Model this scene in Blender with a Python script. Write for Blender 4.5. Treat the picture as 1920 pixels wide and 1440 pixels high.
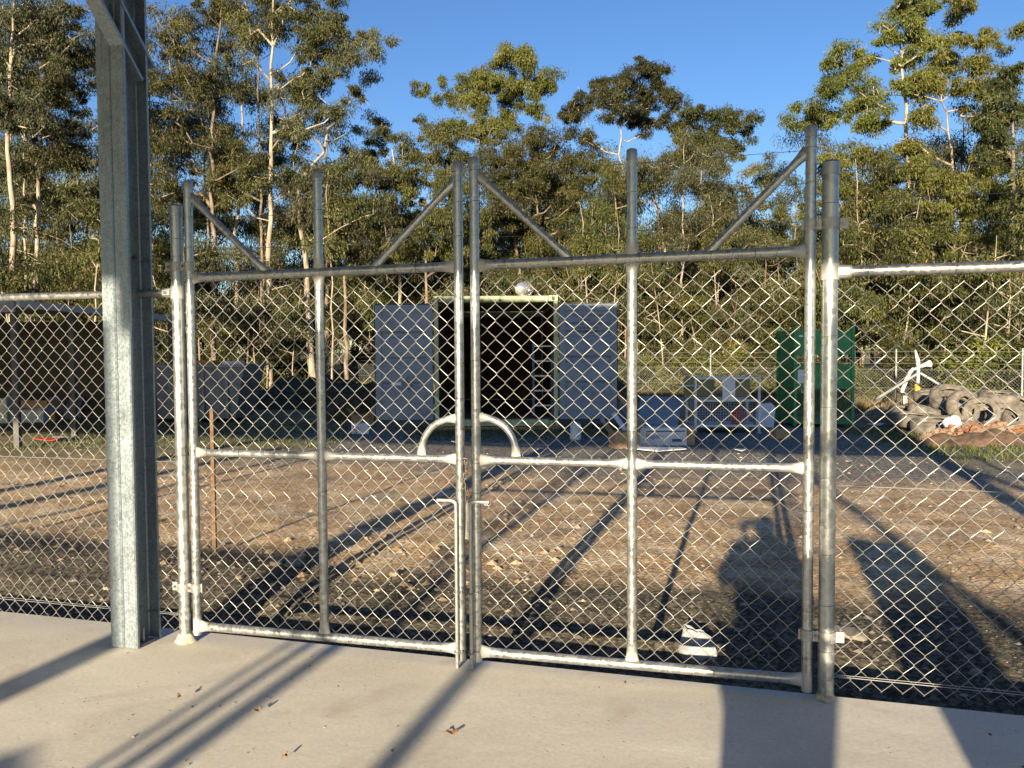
import bpy, math, random
import numpy as np
from mathutils import Vector, Matrix

for o in list(bpy.data.objects):
    bpy.data.objects.remove(o, do_unlink=True)
SC = bpy.context.scene
COL = SC.collection
PI = math.pi

# ------------------------------------------------------------------ camera
PITCH, ROLL, EYE = math.radians(2.37), math.radians(0.35), 1.5
FPX = 1548.0
cam_d = bpy.data.cameras.new("camera"); cam = bpy.data.objects.new("camera", cam_d); COL.objects.link(cam)
cam.location = (0, 0, EYE)
cam.rotation_euler = (PI / 2 - PITCH, ROLL, 0)
cam_d.sensor_width = 36; cam_d.lens = 36 * FPX / 1920
cam_d.clip_start = 0.02; cam_d.clip_end = 2000
SC.camera = cam

# ------------------------------------------------------------------ light
SUN_EL, SUN_AZ = math.radians(11.5), math.radians(16.2)   # light travels forward, 16 degrees to the right
w = bpy.data.worlds.new("World"); SC.world = w; w.use_nodes = True
nt = w.node_tree; nt.nodes.clear()
wo = nt.nodes.new('ShaderNodeOutputWorld'); bg = nt.nodes.new('ShaderNodeBackground')
sky = nt.nodes.new('ShaderNodeTexSky'); sky.sky_type = 'NISHITA'; sky.sun_disc = False
sky.sun_elevation = SUN_EL; sky.sun_rotation = PI + SUN_AZ
sky.altitude = 50; sky.air_density = 1.0; sky.dust_density = 0.3; sky.ozone_density = 3.0
bg.inputs['Strength'].default_value = 0.068
hs = nt.nodes.new('ShaderNodeHueSaturation'); hs.inputs['Saturation'].default_value = 1.15; hs.inputs['Hue'].default_value = 0.512; nt.links.new(sky.outputs[0], hs.inputs['Color']); nt.links.new(hs.outputs[0], bg.inputs[0]); nt.links.new(bg.outputs[0], wo.inputs[0])
sd = bpy.data.lights.new("sun", 'SUN'); so = bpy.data.objects.new("sun", sd); COL.objects.link(so)
sd.energy = 5.0; sd.angle = math.radians(0.55); sd.color = (1.0, 0.82, 0.56)
so.rotation_euler = (PI / 2 - SUN_EL, 0, -SUN_AZ); so.location = (0, -20, 20)
SC.view_settings.view_transform = 'Standard'; SC.view_settings.look = 'None'
SC.view_settings.exposure = 1.45; SC.view_settings.gamma = 1.0; SC.view_settings.use_curve_mapping = False
SC.render.engine = 'CYCLES'
SC.cycles.max_bounces = 5; SC.cycles.diffuse_bounces = 3; SC.cycles.glossy_bounces = 2
SC.cycles.transmission_bounces = 2; SC.cycles.transparent_max_bounces = 4

# ------------------------------------------------------------------ measuring helpers
def _rx(a): c, s = math.cos(a), math.sin(a); return np.array([[1, 0, 0], [0, c, -s], [0, s, c]])
def _ry(a): c, s = math.cos(a), math.sin(a); return np.array([[c, 0, s], [0, 1, 0], [-s, 0, c]])
RC = _ry(ROLL) @ _rx(PI / 2 - PITCH)
CAM = np.array([0, 0, EYE])
def ray(x, y): return RC @ np.array([x - 960, 720 - y, -FPX])
def at(x, y, Y):
    d = ray(x, y); return CAM + d * (Y / d[1])            # point seen at (x, y) that stands Y metres ahead
GZ = -0.10                                                # level of the yard
def gnd(x, y, z=GZ):
    d = ray(x, y); return CAM + d * ((z - EYE) / d[2])    # point of level z seen at (x, y)
GA = math.radians(15.6)                                   # the fence line runs 15.6 degrees off square
FU = np.array([math.cos(GA), -math.sin(GA), 0]); FN = np.array([math.sin(GA), math.cos(GA), 0]); FO = np.array([0, 3.88, 0])
def F(s, t, z): return FO + FU * s + FN * t + np.array([0, 0, z])
def slab_z(s): return -0.026 + 0.014 * s

# ------------------------------------------------------------------ smooth noise (for shapes)
_rs = np.random.RandomState(7)
_LAT = _rs.rand(128, 128)
def vnoise(x, y):
    x = np.asarray(x, float); y = np.asarray(y, float)
    xi = np.floor(x).astype(int); yi = np.floor(y).astype(int); fx = x - xi; fy = y - yi
    fx = fx * fx * (3 - 2 * fx); fy = fy * fy * (3 - 2 * fy)
    a = _LAT[xi % 128, yi % 128]; b = _LAT[(xi + 1) % 128, yi % 128]; c = _LAT[xi % 128, (yi + 1) % 128]; d = _LAT[(xi + 1) % 128, (yi + 1) % 128]
    return (a * (1 - fx) + b * fx) * (1 - fy) + (c * (1 - fx) + d * fx) * fy
def fbm(x, y, o=4):
    v = 0; a = 0.5
    for k in range(o):
        v = v + a * (vnoise(x * 2 ** k + 17 * k, y * 2 ** k + 31 * k) - 0.5); a *= 0.5
    return v

# ------------------------------------------------------------------ object helpers
def tag(o, label=None, cat=None, group=None, kind=None):
    if label: o['label'] = label
    if cat: o['category'] = cat
    if group: o['group'] = group
    if kind: o['kind'] = kind
    return o
def empty(name, loc=(0, 0, 0), rz=0, label=None, cat=None, group=None):
    o = bpy.data.objects.new(name, None); COL.objects.link(o); o.location = tuple(loc); o.rotation_euler = (0, 0, rz)
    o.empty_display_size = 0.1
    return tag(o, label, cat, group)
def link(name, me, mat, parent=None, world=False):
    o = bpy.data.objects.new(name, me); COL.objects.link(o)
    if mat: me.materials.append(mat)
    if parent is not None:
        o.parent = parent
        if world: o.matrix_parent_inverse = root_matrix(parent).inverted()
    return o
def root_matrix(p):
    m = Matrix.LocRotScale(p.location, p.rotation_euler, p.scale)
    if p.parent: m = root_matrix(p.parent) @ p.matrix_parent_inverse @ m
    return m
def copy_tree(o, parent=None):
    c = o.copy(); COL.objects.link(c)
    if parent is not None: c.parent = parent
    for ch in list(KIDS.get(o.name, [])): copy_tree_child(ch, c)
    return c
KIDS = {}
def copy_tree_child(ch, c):
    d = ch.copy(); COL.objects.link(d); d.parent = c
def reg(root, *kids): KIDS.setdefault(root.name, []).extend(kids)

def frame(d):
    d = np.asarray(d, float); d = d / (np.linalg.norm(d) + 1e-12)
    up = np.array([0, 0, 1.0]) if abs(d[2]) < 0.95 else np.array([0, 1.0, 0])
    a = np.cross(d, up); a /= np.linalg.norm(a); b = np.cross(a, d)
    return a, b, d

class MB:
    """collects shapes; build() links them as ONE mesh object"""
    def __init__(s): s.v = []; s.f = []; s.t = []
    def add(s, verts, faces, tone=0.0):
        n = len(s.v); s.v.extend([tuple(map(float, p)) for p in verts]); s.f.extend([tuple(i + n for i in f) for f in faces])
        s.t.extend(list(tone) if hasattr(tone, '__len__') else [tone] * len(verts)); return s
    def box(s, c, size, rz=0, rot=None, tone=0.0, taper=1.0):
        hx, hy, hz = [q / 2 for q in size]
        P = np.array([[sx * hx * (taper if sz > 0 else 1), sy * hy * (taper if sz > 0 else 1), sz * hz] for sz in (-1, 1) for sx, sy in ((-1, -1), (1, -1), (1, 1), (-1, 1))])
        M = np.array(rot) if rot is not None else np.array([[math.cos(rz), -math.sin(rz), 0], [math.sin(rz), math.cos(rz), 0], [0, 0, 1]])
        P = P @ M.T + np.array(c)
        return s.add(P, [(3, 2, 1, 0), (4, 5, 6, 7), (0, 1, 5, 4), (1, 2, 6, 5), (2, 3, 7, 6), (3, 0, 4, 7)], tone)
    def fbox(s, s0, s1, t0, t1, z0, z1, tone=0.0):       # box in the fence's frame
        return s.box(F((s0 + s1) / 2, (t0 + t1) / 2, (z0 + z1) / 2), (abs(s1 - s0), abs(t1 - t0), abs(z1 - z0)), rz=-GA, tone=tone)
    def tube(s, pts, r, n=8, cap=True, flat=None, closed=False, tone=0.0):
        P = np.array([np.asarray(p, float) for p in pts]); m = len(P)
        rr = np.full(m, r, float) if np.isscalar(r) else np.asarray(r, float)
        if closed: T = np.roll(P, -1, 0) - np.roll(P, 1, 0)
        else:
            T = np.gradient(P, axis=0)
        a, b, _ = frame(T[0]); vs = []
        ang = np.arange(n) * 2 * PI / n
        for i in range(m):
            t = T[i] / (np.linalg.norm(T[i]) + 1e-12)
            a = a - t * (a @ t); a /= np.linalg.norm(a) + 1e-12; b = np.cross(a, t)
            if flat is None: ra, rb = rr[i], rr[i]
            else: ra, rb = rr[i] * flat[i][0], rr[i] * flat[i][1]
            vs.append(P[i] + np.outer(np.cos(ang) * ra, a) + np.outer(np.sin(ang) * rb, b))
        V = np.concatenate(vs); fs = []
        for i in range(m if closed else m - 1):
            j = (i + 1) % m
            for k in range(n):
                l = (k + 1) % n; fs.append((i * n + k, j * n + k, j * n + l, i * n + l))
        if cap and not closed: fs.append(tuple(range(n))); fs.append(tuple(range((m - 1) * n, m * n))[::-1])
        if hasattr(tone, '__len__'): tone = [q for q in tone for _ in range(n)]
        return s.add(V, fs, tone)
    def prism(s, poly, a, b, tone=0.0):
        """poly: list of 3D points (one end); extruded by vector b"""
        P = np.array([np.asarray(p, float) + np.asarray(a, float) for p in poly]); n = len(P)
        V = np.concatenate([P, P + np.asarray(b, float)])
        return s.add(V, [tuple(range(n))[::-1], tuple(range(n, 2 * n))] + [(i, (i + 1) % n, (i + 1) % n + n, i + n) for i in range(n)], tone)
    def build(s, name, mat, parent=None, smooth=None, world=True, bevel=0):
        me = bpy.data.meshes.new(name); me.from_pydata(s.v, [], s.f)
        if any(s.t):
            at_ = me.attributes.new('tone', 'FLOAT', 'POINT'); at_.data.foreach_set('value', s.t)
        if smooth:
            me.shade_smooth()
            if smooth != True:
                me.set_sharp_from_angle(angle=math.radians(smooth))
        o = link(name, me, mat, parent, world)
        if bevel:
            b = o.modifiers.new('b', 'BEVEL'); b.width = bevel; b.segments = 2; b.limit_method = 'ANGLE'; b.angle_limit = math.radians(40)
        return o

# ------------------------------------------------------------------ materials
def mat(name, col=(.5, .5, .5), rough=.6, metal=0.0, nscale=0, col2=None, ramp=(.35, .65), bump=0, bscale=None, detail=4, tone=None, spec=.5, coord='Object', rvar=0, dist=0.0):
    m = bpy.data.materials.new(name); m.use_nodes = True; N = m.node_tree.nodes; L = m.node_tree.links
    p = N['Principled BSDF']; p.inputs['Base Color'].default_value = (*col, 1); p.inputs['Roughness'].default_value = rough; p.inputs['Metallic'].default_value = metal
    p.inputs['Specular IOR Level'].default_value = spec
    tc = N.new('ShaderNodeTexCoord'); out = None
    if nscale:
        n = N.new('ShaderNodeTexNoise'); n.inputs['Scale'].default_value = nscale; n.inputs['Detail'].default_value = detail; n.inputs['Distortion'].default_value = dist
        L.new(tc.outputs[coord], n.inputs['Vector'])
        r = N.new('ShaderNodeValToRGB'); r.color_ramp.elements[0].position = ramp[0]; r.color_ramp.elements[1].position = ramp[1]
        r.color_ramp.elements[0].color = (*col, 1); r.color_ramp.elements[1].color = (*(col2 or col), 1)
        L.new(n.outputs['Fac'], r.inputs[0]); out = r.outputs[0]
        if rvar:
            mr = N.new('ShaderNodeMapRange'); mr.inputs['To Min'].default_value = rough - rvar; mr.inputs['To Max'].default_value = rough + rvar
            L.new(n.outputs['Fac'], mr.inputs['Value']); L.new(mr.outputs[0], p.inputs['Roughness'])
    if tone is not None:
        a = N.new('ShaderNodeAttribute'); a.attribute_name = 'tone'; mx = N.new('ShaderNodeMix'); mx.data_type = 'RGBA'
        L.new(a.outputs['Fac'], mx.inputs[0])
        if out: L.new(out, mx.inputs[6])
        else: mx.inputs[6].default_value = (*col, 1)
        mx.inputs[7].default_value = (*tone, 1); out = mx.outputs[2]
    if out: L.new(out, p.inputs['Base Color'])
    if bump:
        n2 = N.new('ShaderNodeTexNoise'); n2.inputs['Scale'].default_value = bscale or nscale or 20; n2.inputs['Detail'].default_value = 6
        L.new(tc.outputs[coord], n2.inputs['Vector'])
        b = N.new('ShaderNodeBump'); b.inputs['Strength'].default_value = bump; b.inputs['Distance'].default_value = .01
        L.new(n2.outputs['Fac'], b.inputs['Height']); L.new(b.outputs[0], p.inputs['Normal'])
    return m

def galv(name, base=(.52, .54, .55), rough=.40, spangle=60, dark=.7, paint=True, metal=.8):
    """galvanised steel: spangle, faint streaks; tone = 1 where silver weld paint was brushed on"""
    m = bpy.data.materials.new(name); m.use_nodes = True; N = m.node_tree.nodes; L = m.node_tree.links
    p = N['Principled BSDF']; tc = N.new('ShaderNodeTexCoord')
    v = N.new('ShaderNodeTexVoronoi'); v.inputs['Scale'].default_value = spangle; L.new(tc.outputs['Object'], v.inputs['Vector'])
    bw = N.new('ShaderNodeRGBToBW'); L.new(v.outputs['Color'], bw.inputs[0])
    n = N.new('ShaderNodeTexNoise'); n.inputs['Scale'].default_value = 9; n.inputs['Detail'].default_value = 8; L.new(tc.outputs['Object'], n.inputs['Vector'])
    ad = N.new('ShaderNodeMath'); ad.operation = 'ADD'; L.new(bw.outputs[0], ad.inputs[0]); L.new(n.outputs['Fac'], ad.inputs[1])
    mr = N.new('ShaderNodeMapRange'); mr.inputs['From Min'].default_value = .55; mr.inputs['From Max'].default_value = 1.45; L.new(ad.outputs[0], mr.inputs['Value'])
    mx = N.new('ShaderNodeMix'); mx.data_type = 'RGBA'; mx.inputs[6].default_value = (*[c * dark for c in base], 1); mx.inputs[7].default_value = (*[min(1, c * 1.15) for c in base], 1)
    L.new(mr.outputs[0], mx.inputs[0]); out = mx.outputs[2]
    rr = N.new('ShaderNodeMapRange'); rr.inputs['To Min'].default_value = rough - .08; rr.inputs['To Max'].default_value = rough + .14; L.new(mr.outputs[0], rr.inputs['Value'])
    rout = rr.outputs[0]; p.inputs['Metallic'].default_value = metal
    if paint:
        a = N.new('ShaderNodeAttribute'); a.attribute_name = 'tone'
        m2 = N.new('ShaderNodeMix'); m2.data_type = 'RGBA'; L.new(a.outputs['Fac'], m2.inputs[0]); L.new(out, m2.inputs[6]); m2.inputs[7].default_value = (.40, .395, .38, 1); out = m2.outputs[2]
        m3 = N.new('ShaderNodeMix'); m3.data_type = 'FLOAT'; L.new(a.outputs['Fac'], m3.inputs[0]); L.new(rout, m3.inputs[2]); m3.inputs[3].default_value = .55; rout = m3.outputs[0]
        m4 = N.new('ShaderNodeMix'); m4.data_type = 'FLOAT'; L.new(a.outputs['Fac'], m4.inputs[0]); m4.inputs[2].default_value = metal; m4.inputs[3].default_value = .15; L.new(m4.outputs[0], p.inputs['Metallic'])
    L.new(out, p.inputs['Base Color']); L.new(rout, p.inputs['Roughness'])
    b = N.new('ShaderNodeBump'); b.inputs['Strength'].default_value = .15; b.inputs['Distance'].default_value = .002; L.new(n.outputs['Fac'], b.inputs['Height']); L.new(b.outputs[0], p.inputs['Normal'])
    return m

M = {}
M['pipe'] = galv('galvanised_pipe', base=(.44, .455, .455), rough=.34, dark=.66)
M['post'] = galv('galvanised_post', base=(.43, .45, .445), rough=.38, spangle=45)
M['column'] = galv('galvanised_section', base=(.27, .325, .37), rough=.42, spangle=110, dark=.68, paint=False, metal=.5)
M['wire'] = mat('galvanised_wire', (.33, .335, .34), .45, .5, 30, (.25, .255, .26))
M['tie'] = mat('tie_wire', (.16, .16, .16), .5, .8)
M['barb'] = mat('barbed_wire', (.22, .22, .22), .5, .8)
M['bolt'] = mat('bolt_steel', (.25, .26, .27), .4, .9)
M['clamp'] = galv('clamp_steel', base=(.40, .40, .39), rough=.5, spangle=80, paint=False, metal=.6)
M['cap'] = mat('cap_steel', (.33, .34, .35), .45, .8, 20, (.42, .43, .44))
# ================================================================== SETTING
# ---- concrete slab
def edge_t(s): return 0.085 - 0.04 * s
def make_slab():
    mb = MB(); S = np.linspace(-16, 7, 60); V = []; Fc = []
    T = [-14, -6, -3, -1.5, -.7, -.3, 0]
    for s in S:
        e = edge_t(s)
        for t in T:
            V.append(F(s, e + t, slab_z(s) + (0.004 * float(fbm(s * 1.3, t * 1.3)) if t < 0 else -0.004)))
        V.append(F(s, e + .006, slab_z(s) - 0.012)); V.append(F(s, e + .008, -0.36))
    m = len(T) + 2
    for i in range(len(S) - 1):
        for j in range(m - 1): Fc.append((i * m + j, (i + 1) * m + j, (i + 1) * m + j + 1, i * m + j + 1))
    mb.add(V, Fc)
    mt = bpy.data.materials.new('concrete'); mt.use_nodes = True; N = mt.node_tree.nodes; L = mt.node_tree.links; p = N['Principled BSDF']
    tc = N.new('ShaderNodeTexCoord')
    def noise(sc, det=5, vec=None, dist=0):
        n = N.new('ShaderNodeTexNoise'); n.inputs['Scale'].default_value = sc; n.inputs['Detail'].default_value = det; n.inputs['Distortion'].default_value = dist
        L.new(vec or tc.outputs['Object'], n.inputs['Vector']); return n.outputs['Fac']
    def rmp(f, a, b, ca, cb):
        r = N.new('ShaderNodeValToRGB'); r.color_ramp.elements[0].position = a; r.color_ramp.elements[1].position = b
        r.color_ramp.elements[0].color = ca; r.color_ramp.elements[1].color = cb; L.new(f, r.inputs[0]); return r.outputs[0]
    base = rmp(noise(.9, 8, dist=.6), .35, .65, (.56, .53, .465, 1), (.65, .62, .55, 1))
    mp = N.new('ShaderNodeMapping'); mp.inputs['Rotation'].default_value = (0, 0, .9); mp.inputs['Scale'].default_value = (.8, 1.4, 1); L.new(tc.outputs['Object'], mp.inputs[0])
    trow = rmp(noise(2.2, 4, mp.outputs[0]), .3, .7, (.94, .94, .94, 1), (1.05, 1.05, 1.05, 1))      # broad trowel sweeps
    mx = N.new('ShaderNodeMix'); mx.data_type = 'RGBA'; mx.blend_type = 'MULTIPLY'; mx.inputs[0].default_value = 1; L.new(base, mx.inputs[6]); L.new(trow, mx.inputs[7])
    fine = rmp(noise(60, 6), .3, .7, (.9, .9, .9, 1), (1.06, 1.06, 1.06, 1))
    m2 = N.new('ShaderNodeMix'); m2.data_type = 'RGBA'; m2.blend_type = 'MULTIPLY'; m2.inputs[0].default_value = 1; L.new(mx.outputs[2], m2.inputs[6]); L.new(fine, m2.inputs[7])
    stain = rmp(noise(1.7, 6, dist=1.0), .58, .70, (0, 0, 0, 1), (.45, .45, .45, 1))
    m3 = N.new('ShaderNodeMix'); m3.data_type = 'RGBA'; L.new(stain, m3.inputs[0]); L.new(m2.outputs[2], m3.inputs[6]); m3.inputs[7].default_value = (.38, .31, .24, 1)
    # pits: small dark specks
    vo = N.new('ShaderNodeTexVoronoi'); vo.inputs['Scale'].default_value = 22; L.new(tc.outputs['Object'], vo.inputs['Vector'])
    pit = rmp(vo.outputs['Distance'], .05, .09, (1, 1, 1, 1), (0, 0, 0, 1))
    gate = rmp(noise(3, 3), .49, .53, (0, 0, 0, 1), (1, 1, 1, 1))
    ml = N.new('ShaderNodeMath'); ml.operation = 'MULTIPLY'; L.new(pit, ml.inputs[0]); L.new(gate, ml.inputs[1])
    m4 = N.new('ShaderNodeMix'); m4.data_type = 'RGBA'; L.new(ml.outputs[0], m4.inputs[0]); L.new(m3.outputs[2], m4.inputs[6]); m4.inputs[7].default_value = (.10, .085, .07, 1)
    L.new(m4.outputs[2], p.inputs['Base Color']); p.inputs['Roughness'].default_value = .8
    b = N.new('ShaderNodeBump'); b.inputs['Strength'].default_value = .4; b.inputs['Distance'].default_value = .006; L.new(noise(4, 9, mp.outputs[0]), b.inputs['Height'])
    b2 = N.new('ShaderNodeBump'); b2.inputs['Strength'].default_value = .55; b2.inputs['Distance'].default_value = .004; b2.invert = True; L.new(ml.outputs[0], b2.inputs['Height']); L.new(b.outputs[0], b2.inputs['Normal'])
    b3 = N.new('ShaderNodeBump'); b3.inputs['Strength'].default_value = .18; b3.inputs['Distance'].default_value = .003; L.new(noise(45, 6), b3.inputs['Height']); L.new(b2.outputs[0], b3.inputs['Normal'])
    L.new(b3.outputs[0], p.inputs['Normal'])
    tag(mb.build('concrete_slab', mt, smooth=30), kind='structure')
make_slab()

# ---- yard and land beyond, one sheet
def yard_h(x, y, fine=True):
    x = np.asarray(x, float); y = np.asarray(y, float)
    s = x * FU[0] + (y - 3.88) * FU[1]; t = x * FN[0] + (y - 3.88) * FN[1]; d = t - edge_t(s)
    h = GZ - .19 * np.exp(-(np.maximum(d, 0) / .95) ** 2) + .05 * fbm(x * .55, y * .55, 3) * np.clip(d, 0, 1)
    far = np.clip((y - 26) / 12, 0, 1); h = h + far * .5 * fbm(x * .15 + 9, y * .15, 3)
    if fine:
        k = np.clip(1.2 - y / 40, .25, 1)
        h = h + k * (.034 * fbm(x * 4, y * 4, 4) + .018 * np.abs(fbm(x * 11 + 5, y * 11, 3)) ** 1.0 * 1.2)
        h = h + .025 * np.clip(np.sin(s * 2.6 + .6 * fbm(x, y) + .3), 0, 1) ** 3 * (d > .8) * (t < 9)       # wheel ruts along the way in
    h = np.where(d < .03, -.42, h)
    return h
def grow(a, b, d0, g):
    out = [a]; d = d0
    while out[-1] < b: out.append(out[-1] + d); d *= g
    return out
def make_yard():
    ys = [-400, -100, -30, -10, 0] + grow(2.2, 700, .022, 1.0135)
    xs = [-500, -200, -80, -40, -25, -18, -14, -11] + list(np.arange(-9, 11, .055)) + [12, 14, 18, 25, 40, 80, 200, 500]
    X, Y = np.meshgrid(xs, ys); Z = yard_h(X, Y)
    nx, ny = len(xs), len(ys)
    me = bpy.data.meshes.new('yard_ground'); me.vertices.add(nx * ny)
    me.vertices.foreach_set('co', np.stack([X, Y, Z], -1).ravel())
    i, j = np.meshgrid(np.arange(nx - 1), np.arange(ny - 1)); a = (j * nx + i).ravel()
    q = np.stack([a, a + 1, a + nx + 1, a + nx], -1).ravel()
    me.loops.add(len(q)); me.polygons.add(len(q) // 4); me.loops.foreach_set('vertex_index', q)
    me.polygons.foreach_set('loop_start', np.arange(0, len(q), 4)); me.update(calc_edges=True); me.shade_smooth()
    s = X * FU[0] + (Y - 3.88) * FU[1]; t = X * FN[0] + (Y - 3.88) * FN[1]
    wob = fbm(X * .5, Y * .5, 4)
    clay = np.clip((t - 1.75 + .10 * np.clip(s, -3, 3) + 2.6 * wob) / .6, 0, 1) * np.clip((7.6 - t + 3 * wob) / 1.6, 0, 1)
    grass = np.clip((Y - 24.5 + 6 * wob) / 3, 0, 1)
    grass = np.maximum(grass, .8 * np.clip((X - 5.6 + 3 * wob) / 1.2, 0, 1) * np.clip((Y - 10) / 2, 0, 1))
    grass = np.maximum(grass, .75 * np.clip((-X - 3.3 + 3 * wob) / 1, 0, 1) * np.clip((Y - 11) / 1.5, 0, 1))
    near = np.clip((3.4 - t + 2 * wob) / 1.2, 0, 1)
    col = np.stack([clay, grass, near, np.ones_like(clay)], -1)
    ca = me.color_attributes.new('zone', 'FLOAT_COLOR', 'POINT'); ca.data.foreach_set('color', col.ravel())
    m = bpy.data.materials.new('yard'); m.use_nodes = True; N = m.node_tree.nodes; L = m.node_tree.links; p = N['Principled BSDF']; tc = N.new('ShaderNodeTexCoord')
    def noise(sc, det=6):
        n = N.new('ShaderNodeTexNoise'); n.inputs['Scale'].default_value = sc; n.inputs['Detail'].default_value = det; L.new(tc.outputs['Object'], n.inputs['Vector']); return n.outputs['Fac']
    def rmp(f, *st):
        r = N.new('ShaderNodeValToRGB'); e = r.color_ramp.elements
        while len(e) < len(st): e.new(.5)
        for k, (pos, c) in enumerate(st): e[k].position = pos; e[k].color = (*c, 1)
        L.new(f, r.inputs[0]); return r.outputs[0]
    def mix(f, a, b, mode='MIX'):
        x = N.new('ShaderNodeMix'); x.data_type = 'RGBA'; x.blend_type = mode
        if isinstance(f, float): x.inputs[0].default_value = f
        else: L.new(f, x.inputs[0])
        L.new(a, x.inputs[6]); L.new(b, x.inputs[7]); return x.outputs[2]
    z = N.new('ShaderNodeAttribute'); z.attribute_name = 'zone'; sp = N.new('ShaderNodeSeparateColor'); L.new(z.outputs['Color'], sp.inputs[0])
    vo = N.new('ShaderNodeTexVoronoi'); vo.inputs['Scale'].default_value = 42; L.new(tc.outputs['Object'], vo.inputs['Vector']); bw = N.new('ShaderNodeRGBToBW'); L.new(vo.outputs['Color'], bw.inputs[0])
    gravel = rmp(bw.outputs[0], (.2, (.085, .08, .07)), (.5, (.17, .16, .14)), (.8, (.31, .29, .25)))
    clayc = rmp(noise(3.2, 9), (.3, (.36, .24, .135)), (.5, (.51, .37, .215)), (.7, (.66, .54, .38)))
    grit = rmp(bw.outputs[0], (.2, (.62, .62, .62)), (.8, (1.25, 1.22, 1.18)))
    clayc = mix(1.0, clayc, grit, 'MULTIPLY')
    grassc = rmp(noise(1.6, 9), (.3, (.07, .075, .03)), (.5, (.19, .16, .075)), (.7, (.30, .24, .13)))
    dk = N.new('ShaderNodeRGB'); dk.outputs[0].default_value = (.50, .47, .40, 1); gravel = mix(sp.outputs[2], gravel, mix(1.0, gravel, dk.outputs[0], 'MULTIPLY'))
    patch = rmp(noise(1.1, 7), (.57, (0, 0, 0)), (.66, (.55, .55, .55))); clayc = mix(patch, clayc, gravel)
    c = mix(sp.outputs[0], gravel, clayc); c = mix(sp.outputs[1], c, grassc)
    L.new(c, p.inputs['Base Color']); p.inputs['Roughness'].default_value = .95; p.inputs['Specular IOR Level'].default_value = .2
    b = N.new('ShaderNodeBump'); b.inputs['Strength'].default_value = .8; b.inputs['Distance'].default_value = .015; L.new(noise(38, 8), b.inputs['Height'])
    L.new(b.outputs[0], p.inputs['Normal'])
    tag(link('yard_ground', me, m), kind='structure')
make_yard()

# ---- loose stones of the yard (nobody could count them)
def stones(name, n, area, size, mt, seed, label, cat):
    r = np.random.RandomState(seed); V = []; Fc = []; T = []
    base = np.array([[1, 0, 0], [.3, .95, 0], [-.8, .6, 0], [-.8, -.6, 0], [.3, -.95, 0], [.1, .1, .8], [0, 0, -.5]])
    fs = [(i, (i + 1) % 5, 5) for i in range(5)] + [((i + 1) % 5, i, 6) for i in range(5)]
    X, Y = area(r, n); Z = yard_h(X, Y)
    S = size[0] + (size[1] - size[0]) * r.rand(n) ** 6; A = r.rand(n) * 2 * PI
    for i in range(n):
        B = base * (1 + .35 * (r.rand(7, 1) - .5)) * S[i] * np.array([1, .75, .6]); c, s_ = math.cos(A[i]), math.sin(A[i])
        B = np.stack([B[:, 0] * c - B[:, 1] * s_ + X[i], B[:, 0] * s_ + B[:, 1] * c + Y[i], B[:, 2] + Z[i] + .1 * S[i]], -1)
        V.append(B); Fc += [tuple(q + 7 * i for q in f) for f in fs]; T += [r.rand()] * 7
    me = bpy.data.meshes.new(name); me.from_pydata(np.concatenate(V).tolist(), [], Fc)
    a = me.attributes.new('tone', 'FLOAT', 'POINT'); a.data.foreach_set('value', T)
    tag(link(name, me, mt), label, cat, kind='stuff')
def near_area(r, n):
    t = .2 + 9.5 * r.rand(n) ** 1.5; s = -6 + 13 * r.rand(n); s = s + (s - .0) * t * .12
    return s * FU[0] + t * FN[0], 3.88 + s * FU[1] + t * FN[1]
M['stone'] = mat('stone', (.10, .095, .09), .9, tone=(.42, .35, .27))
M['stone_dark'] = mat('dark_gravel', (.03, .03, .026), .9, tone=(.16, .15, .125))
stones('loose_stones', 9000, near_area, (.004, .035), M['stone'], 3, 'loose pale stones scattered over the brown yard behind the gate', 'stones')
def strip_area(r, n):
    s = -6 + 11 * r.rand(n); t = edge_t(s) + .05 + 1.5 * r.rand(n)
    return s * FU[0] + t * FN[0], 3.88 + s * FU[1] + t * FN[1]
stones('gravel', 12000, strip_area, (.004, .016), M['stone_dark'], 4, 'dark grey gravel strip beside the concrete slab edge', 'gravel')

def clod_area(r, n):
    t = 1.9 + .35 * r.randn(n); s = -5.5 + 5.2 * r.rand(n); k = r.rand(n) < .35; t[k] = 1.2 + 4.5 * r.rand(k.sum()); s[k] = -5 + 9 * r.rand(k.sum())
    return s * FU[0] + t * FN[0], 3.88 + s * FU[1] + t * FN[1]
stones('clods', 900, clod_area, (.008, .055), mat('clod', (.20, .13, .075), .95, tone=(.50, .37, .24)), 8, 'broken brown clods and stones along the edge of the dark gravel', 'clods')
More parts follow.
